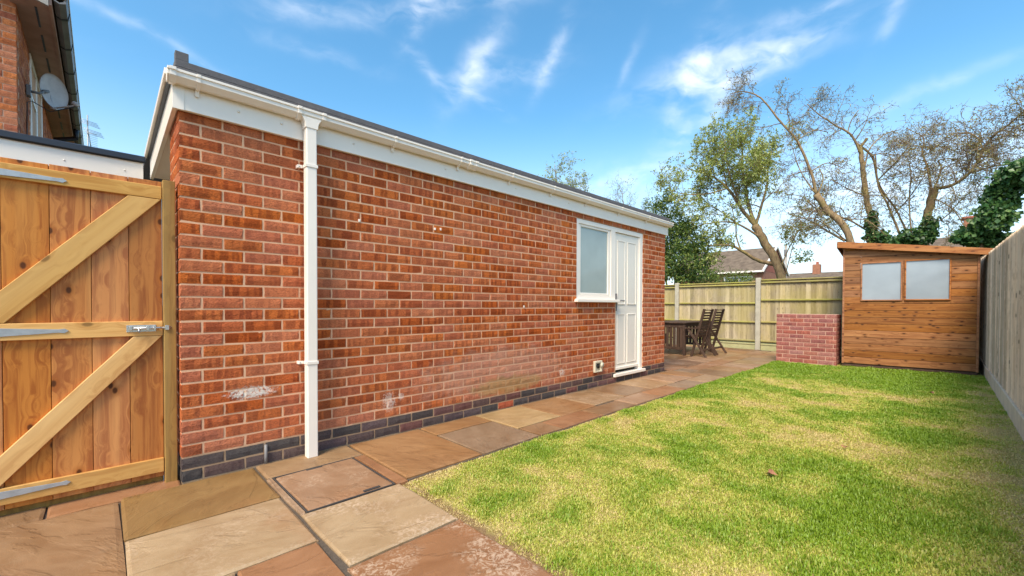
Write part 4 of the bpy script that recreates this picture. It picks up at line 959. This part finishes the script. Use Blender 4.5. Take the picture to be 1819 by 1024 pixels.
t.limb([atx(1500, 428, TX), atx(1465, 408, TX+.4), atx(1437, 392, TX+.7), atx(1400, 380, TX+1.0)], .06, .012, twigs=dict(bw, n=10, length=1.1))
t.limb([atx(1505, 430, TX+.1), atx(1475, 405, TX-.3), atx(1440, 388, TX-.5), atx(1400, 392, TX-.6)], .035, .008, twigs=dict(bw, n=9, length=1.0))
t.limb([atx(1460, 365, TX), atx(1500, 388, TX+.2), atx(1540, 392, TX+.4), atx(1575, 420, TX+.5)], .035, .01, twigs=dict(bw, n=9, length=1.0))
t.limb([atx(1475, 385, TX), atx(1450, 372, TX+.6), atx(1425, 350, TX+.9), atx(1395, 345, TX+1.2)], .035, .008, twigs=dict(bw, n=9, length=1.0))
t.limb([atx(1440, 305, TX-.3), atx(1470, 290, TX+.2), atx(1500, 300, TX+.5)], .03, .008, twigs=dict(bw, n=9, length=.9))
t.limb([atx(1415, 250, TX-.5), atx(1445, 232, TX), atx(1470, 235, TX+.3)], .025, .008, twigs=dict(bw, n=8, length=.8))
t.done('bare_tree', 'tree with a long bare limb arching left, leaning from behind the shed', base, 'leaf_bud', .045, 'bare trees behind the shed')
TX = 13.6
t = Tree(23); base = G(1562, 620, TX)
t.limb([base, atx(1553, 420, TX), atx(1540, 360, TX), atx(1533, 300, TX), atx(1528, 262, TX)], .16, .07)
t.limb([atx(1530, 275, TX), atx(1512, 240, TX-.2), atx(1482, 222, TX-.4), atx(1450, 200, TX-.6), atx(1434, 185, TX-.7)], .06, .01, twigs=dict(bw, n=12, length=1.0))
t.limb([atx(1505, 238, TX-.2), atx(1512, 215, TX-.2), atx(1525, 196, TX-.2)], .025, .014)
t.limb([atx(1528, 262, TX), atx(1536, 252, TX), atx(1540, 246, TX)], .06, .05)
t.limb([atx(1522, 255, TX), atx(1550, 280, TX+.3), atx(1562, 330, TX+.5), atx(1590, 370, TX+.7), atx(1610, 410, TX+.6)], .055, .03, twigs=dict(bw, n=9, length=1.1))
t.limb([atx(1535, 300, TX), atx(1545, 265, TX+.5), atx(1570, 240, TX+.9), atx(1600, 230, TX+1.2)], .04, .01, twigs=dict(bw, n=8, length=1.1))
t.limb([atx(1600, 420, TX+.4), atx(1575, 360, TX+.3), atx(1560, 330, TX+.2), atx(1555, 275, TX)], .055, .02, twigs=dict(bw, n=9, length=1.0))
t.limb([atx(1555, 420, TX), atx(1510, 392, TX-.3), atx(1470, 380, TX-.5), atx(1430, 350, TX-.8)], .05, .012, twigs=dict(bw, n=12, length=1.1))
t.limb([atx(1620, 425, TX+.3), atx(1615, 360, TX+.3), atx(1618, 310, TX+.4), atx(1612, 280, TX+.4)], .035, .012, twigs=dict(bw, n=9, length=1.0))
t.limb([atx(1560, 320, TX+.4), atx(1590, 290, TX+.2), atx(1615, 262, TX), atx(1640, 262, TX-.2)], .035, .008, twigs=dict(bw, n=12, length=1.1))
t.limb([atx(1540, 350, TX), atx(1505, 335, TX-.4), atx(1475, 318, TX-.6)], .03, .008, twigs=dict(bw, n=9, length=1.0))
t.limb([atx(1590, 380, TX+.5), atx(1620, 345, TX+.3), atx(1650, 300, TX)], .03, .008, twigs=dict(bw, n=10, length=1.0))
t.done('bare_tree', 'upright tree with ivy on its trunk and a sawn stub behind the shed', base, 'leaf_bud', .045, 'bare trees behind the shed')
TX = 14.2
t = Tree(31); base = G(1640, 620, TX)
t.limb([base, atx(1643, 420, TX), atx(1652, 365, TX), atx(1660, 335, TX)], .16, .13)
t.limb([atx(1660, 335, TX), atx(1690, 330, TX-.2), atx(1722, 308, TX-.4), atx(1740, 280, TX-.5), atx(1760, 245, TX-.6), atx(1790, 222, TX-.6)], .085, .012, twigs=dict(bw, n=16, length=1.3))
t.limb([atx(1655, 345, TX), atx(1648, 300, TX+.3), atx(1638, 270, TX+.5), atx(1640, 245, TX+.6), atx(1610, 228, TX+.8)], .06, .010, twigs=dict(bw, n=12, length=1.2))
t.limb([atx(1725, 305, TX-.4), atx(1745, 270, TX-.2), atx(1730, 240, TX), atx(1690, 238, TX+.2), atx(1640, 240, TX+.4)], .045, .010, twigs=dict(bw, n=12, length=1.1))
t.limb([atx(1660, 335, TX), atx(1672, 300, TX+.4), atx(1668, 285, TX+.5), atx(1700, 285, TX+.6), atx(1712, 310, TX+.6)], .045, .012, twigs=dict(bw, n=11, length=1.1))
t.limb([atx(1760, 245, TX-.6), atx(1800, 215, TX-.8), atx(1840, 180, TX-1), atx(1880, 160, TX-1)], .04, .010, twigs=dict(bw, n=12, length=1.1))
t.limb([atx(1722, 308, TX-.4), atx(1770, 295, TX-.6), atx(1820, 290, TX-.8), atx(1870, 280, TX-.8)], .04, .010, twigs=dict(bw, n=12, length=1.1))
t.limb([atx(1655, 350, TX), atx(1690, 370, TX-.4), atx(1712, 400, TX-.6), atx(1730, 430, TX-.6)], .03, .010, twigs=dict(bw, n=9, length=1.0))
t.limb([atx(1648, 400, TX), atx(1680, 385, TX+.3), atx(1720, 345, TX+.5), atx(1770, 335, TX+.6)], .03, .010, twigs=dict(bw, n=10, length=1.1))
t.done('bare_tree', 'stout forked tree with tangled bare branches reaching over the side fence', base, 'leaf_bud', .045, 'bare trees behind the shed')
# --- ivy
def ivy(label, stem, blobs, n, seed, size=.11):
    r = random.Random(seed); B = Vector((stem[0][0], stem[0][1], -.06)); pts = []
    for (c, rx, rz, w) in blobs:
        for _ in range(int(n*w)):
            u = Vector((r.gauss(0, 1), r.gauss(0, 1), r.gauss(0, 1))).normalized()*(r.random()**.4)
            pts.append(c+Vector((u.x*rx*.7, u.y*rx*.82, u.z*rz*.9)))
    t_ = thing('ivy', label, 'ivy', B, 'ivy on the trees behind the shed')
    tube('stem', 'bark_dark', t_, [B]+[Vector(p) for p in stem], .03, 6); mobj('foliage', leaves(pts, size, seed, B, .95, .02, .2, (-.35, -.1, -.8)), 'leaf_ivy', t_, B)
X_ = 12.0
ivy('dense dark ivy climbing beside the grey side fence', [atx(1745, 425, X_), atx(1770, 370, X_), atx(1800, 310, X_)],
    [(atx(px, py, X_-dx), a, b, w) for px, py, a, b, w, dx in ((1735, 415, .35, .25, .22, 0), (1765, 385, .35, .35, .25, .2), (1778, 350, .32, .35, .22, .1), (1800, 315, .34, .3, .2, .2), (1835, 300, .45, .3, .2, .3), (1715, 420, .25, .13, .1, .1), (1775, 425, .3, .16, .10, 0))], 4600, 5, .085)
X_ = 13.3
ivy('ivy wrapped round the upright trunk behind the shed roof', [atx(1552, 430, X_), atx(1545, 385, X_)], [(atx(px, py, X_), a, b, w) for px, py, a, b, w in ((1548, 395, .18, .35, .3), (1557, 420, .3, .2, .4), (1575, 428, .3, .14, .3))], 1100, 8, .085)
X_ = 13.9
ivy('ivy round the foot of the stout forked tree', [atx(1640, 430, X_), atx(1645, 400, X_)], [(atx(px, py, X_), a, b, w) for px, py, a, b, w in ((1625, 420, .45, .25, .6), (1650, 405, .22, .4, .4), (1605, 428, .3, .15, .2))], 1300, 9, .085)
# --- evergreen shrub behind the fence at the garage end
def shrub(name, label, base, blobs, n, seed, mat, size):
    r = random.Random(seed); t_ = thing(name, label, 'shrub', base); pts = []; B = Vector(base); V, Fc = [], []
    for (c, rx, rz) in blobs:
        tube_geo([Vector((0, 0, 0)), (c-B)*.5+Vector((r.uniform(-.2, .2), r.uniform(-.2, .2), .1)), c-B], [.05, .03, .01], 5, V, Fc)
        k = int(n*rx*rx*rz*2.6)
        nsub = 16; subs = [c+Vector((r.gauss(0, .5)*rx, r.gauss(0, .5)*rx, r.gauss(0, .5)*rz)) for _ in range(nsub)]
        for _ in range(k):
            s0 = r.choice(subs); u = Vector((r.gauss(0, 1), r.gauss(0, 1), r.gauss(0, 1))).normalized()*(r.random()**.45)*rx*.42; pts.append(s0+u)
    me = bpy.data.meshes.new('trunk'); me.from_pydata(V, [], Fc); mobj('trunk', me, 'bark_dark', t_, base)
    mobj('crown', leaves(pts, size, seed, B, .42, .02, .5), mat, t_, base)
X_ = 13.0; base = G(1205, 620, X_)
shrub('evergreen_shrub', 'dense dark evergreen shrub above the fence at the garage end', base, [(atx(px, py, X_+dx), a, b) for px, py, a, b, dx in
    ((1195, 480, .75, .6, 0), (1235, 480, .6, .45, -.2), (1200, 440, .7, .6, .1), (1225, 445, .5, .5, -.2), (1195, 400, .55, .6, .2), (1185, 370, .45, .45, .3), (1215, 410, .5, .45, 0), (1245, 472, .35, .35, -.3), (1175, 430, .8, .8, .3), (1262, 493, .28, .16, -.3))], 4200, 4, 'leaf_laurel', .095)
shrub('low_hedge', 'low leafy hedge just above the fence in front of the bungalow', G(1285, 620, 15), [(atx(px, py, 15), .5, .3) for px, py in ((1265, 496), (1285, 497), (1305, 499), (1325, 501))], 3000, 14, 'leaf_spring', .08)
# --- treetops beyond the garage roof
for i, (px, ptop, dist, lab) in enumerate(((985, 292, 22, 'slender leafing treetop showing above the garage roof'), (1105, 338, 26, 'bare twiggy treetop above the far end of the garage roof'))):
    t = Tree(50+i); d = ray(px, 545); k = dist/d.dot(FW); b = CAM+d*k; b.z = -.06
    top = CAM+ray(px, ptop)*(dist/ray(px, ptop).dot(FW)); H = top.z
    ww = dict(n=12, length=2.2 if i else 1.7, start=.45, level=3, up=.35, leaf=(.6 if i else 2.6), curl=.25, ratio=.6)
    t.limb([b, b+Vector((0, 0, H*.5)), b+Vector((.2, 0, H*.8)), top], .16, .015, twigs=ww)
    for s in (-1, 1, .4): t.limb([b+Vector((0, 0, H*.45)), b+RT*s*1.0+Vector((0, 0, H*.68)), b+RT*s*(2.6 if i else 1.3)+Vector((0, 0, H*(.86)))], .08, .01, twigs=ww)
    t.done('distant_tree', lab, b, 'leaf_spring', .09)

# ================================================================== FAR HOUSES
bu = thing('bungalow', 'brick bungalow with brown tiled roof and red gable beyond the trees', 'house', (35, 7.5, 0))
box('wall', 'far_brick', bu, (32, 38, 5.35, 11.5, 0, 3.5), 0)
prism('roof', 'tiles', bu, [(31.7, 3.52), (35, 5.42), (38.3, 3.52), (38.3, 3.42), (35, 5.3), (31.7, 3.42)], 'Y', 5.32, 12)
for k in range(13):                                     # tile courses
    f = k/13; box('tile_course', 'tiles', bu, (31.7+3.3*f, 31.7+3.3*f+.30, 5.31, 12.0, 3.53+1.9*f, 3.57+1.9*f), 0).rotation_euler.y = -.52
prism('gable', 'redtile', bu, [(32.05, 3.5), (35, 5.25), (37.95, 3.5)], 'Y', 5.34, 5.40)
prism('bargeboard', 'upvc', bu, [(31.6, 3.40), (35, 5.36), (35, 5.52), (31.6, 3.56)], 'Y', 5.22, 5.31); prism('bargeboard', 'upvc', bu, [(38.4, 3.40), (35, 5.36), (35, 5.52), (38.4, 3.56)], 'Y', 5.22, 5.31)
box('gutter', 'upvc', bu, (31.6, 31.7, 5.3, 12, 3.40, 3.52), 0)
wn = box('window', 'upvc', bu, [(31.95, 31.995, 6.0, 7.9, 3.1, 3.18), (31.95, 31.995, 6.0, 7.9, 2.0, 2.08), (31.95, 31.995, 6.0, 6.1, 2.08, 3.1), (31.95, 31.995, 6.85, 6.95, 2.08, 3.1), (31.95, 31.995, 7.8, 7.9, 2.08, 3.1)], 0)
box('pane', 'house_pane', wn, [(31.965, 31.99, 6.1, 6.85, 2.08, 3.1), (31.965, 31.99, 6.95, 7.8, 2.08, 3.1)], 0)
h2 = thing('distant_house', 'low tiled roof with a brick chimney beyond the bungalow', 'house', (47, 4.5, 0))
box('wall', 'far_brick', h2, (45.2, 52, 1.8, 7.2, 0, 3.2), 0); prism('roof', 'tiles', h2, [(45, 3.2), (48.5, 4.3), (52.3, 3.2)], 'Y', 1.5, 7.4)
box('ridge', 'upvc', h2, (44.9, 45.0, 5.2, 6.9, 3.2, 3.35), 0)
ch = box('chimney', 'far_brick', h2, (47.9, 48.6, 4.85, 5.45, 3.9, 5.05), .02); box('chimney_pot', 'redtile', ch, [(48.1, 48.35, 5.0, 5.2, 5.051, 5.3)], .02)
h3 = thing('distant_house', 'tiled roof with a stout brick chimney glimpsed over the shed by the ivy', 'house', (33, -3, 0))
box('wall', 'far_brick', h3, (31, 37, -9, -.6, 0, 3.9), 0); prism('roof', 'tiles', h3, [(30.7, 3.9), (34, 5.0), (37.3, 3.9)], 'Y', -9.3, -.3)
ch = box('chimney', 'far_brick', h3, (32.5, 33.3, -4.75, -3.95, 4.3, 5.75), .02); box('chimney_cap', 'redtile', ch, (32.42, 33.38, -4.83, -3.87, 5.751, 5.85), .02)
po = thing('telegraph_pole', 'slim grey pole standing beyond the back fence by the chimney', 'pole', (38, 5.6, 0))
tube('pole', 'weathered', po, [(38, 5.4, 0), (38, 5.4, 5.9)], .09, 8); box('insulator_box', 'grey_pvc', po, (37.85, 37.95, 5.3, 5.5, 5.0, 5.5), .01)
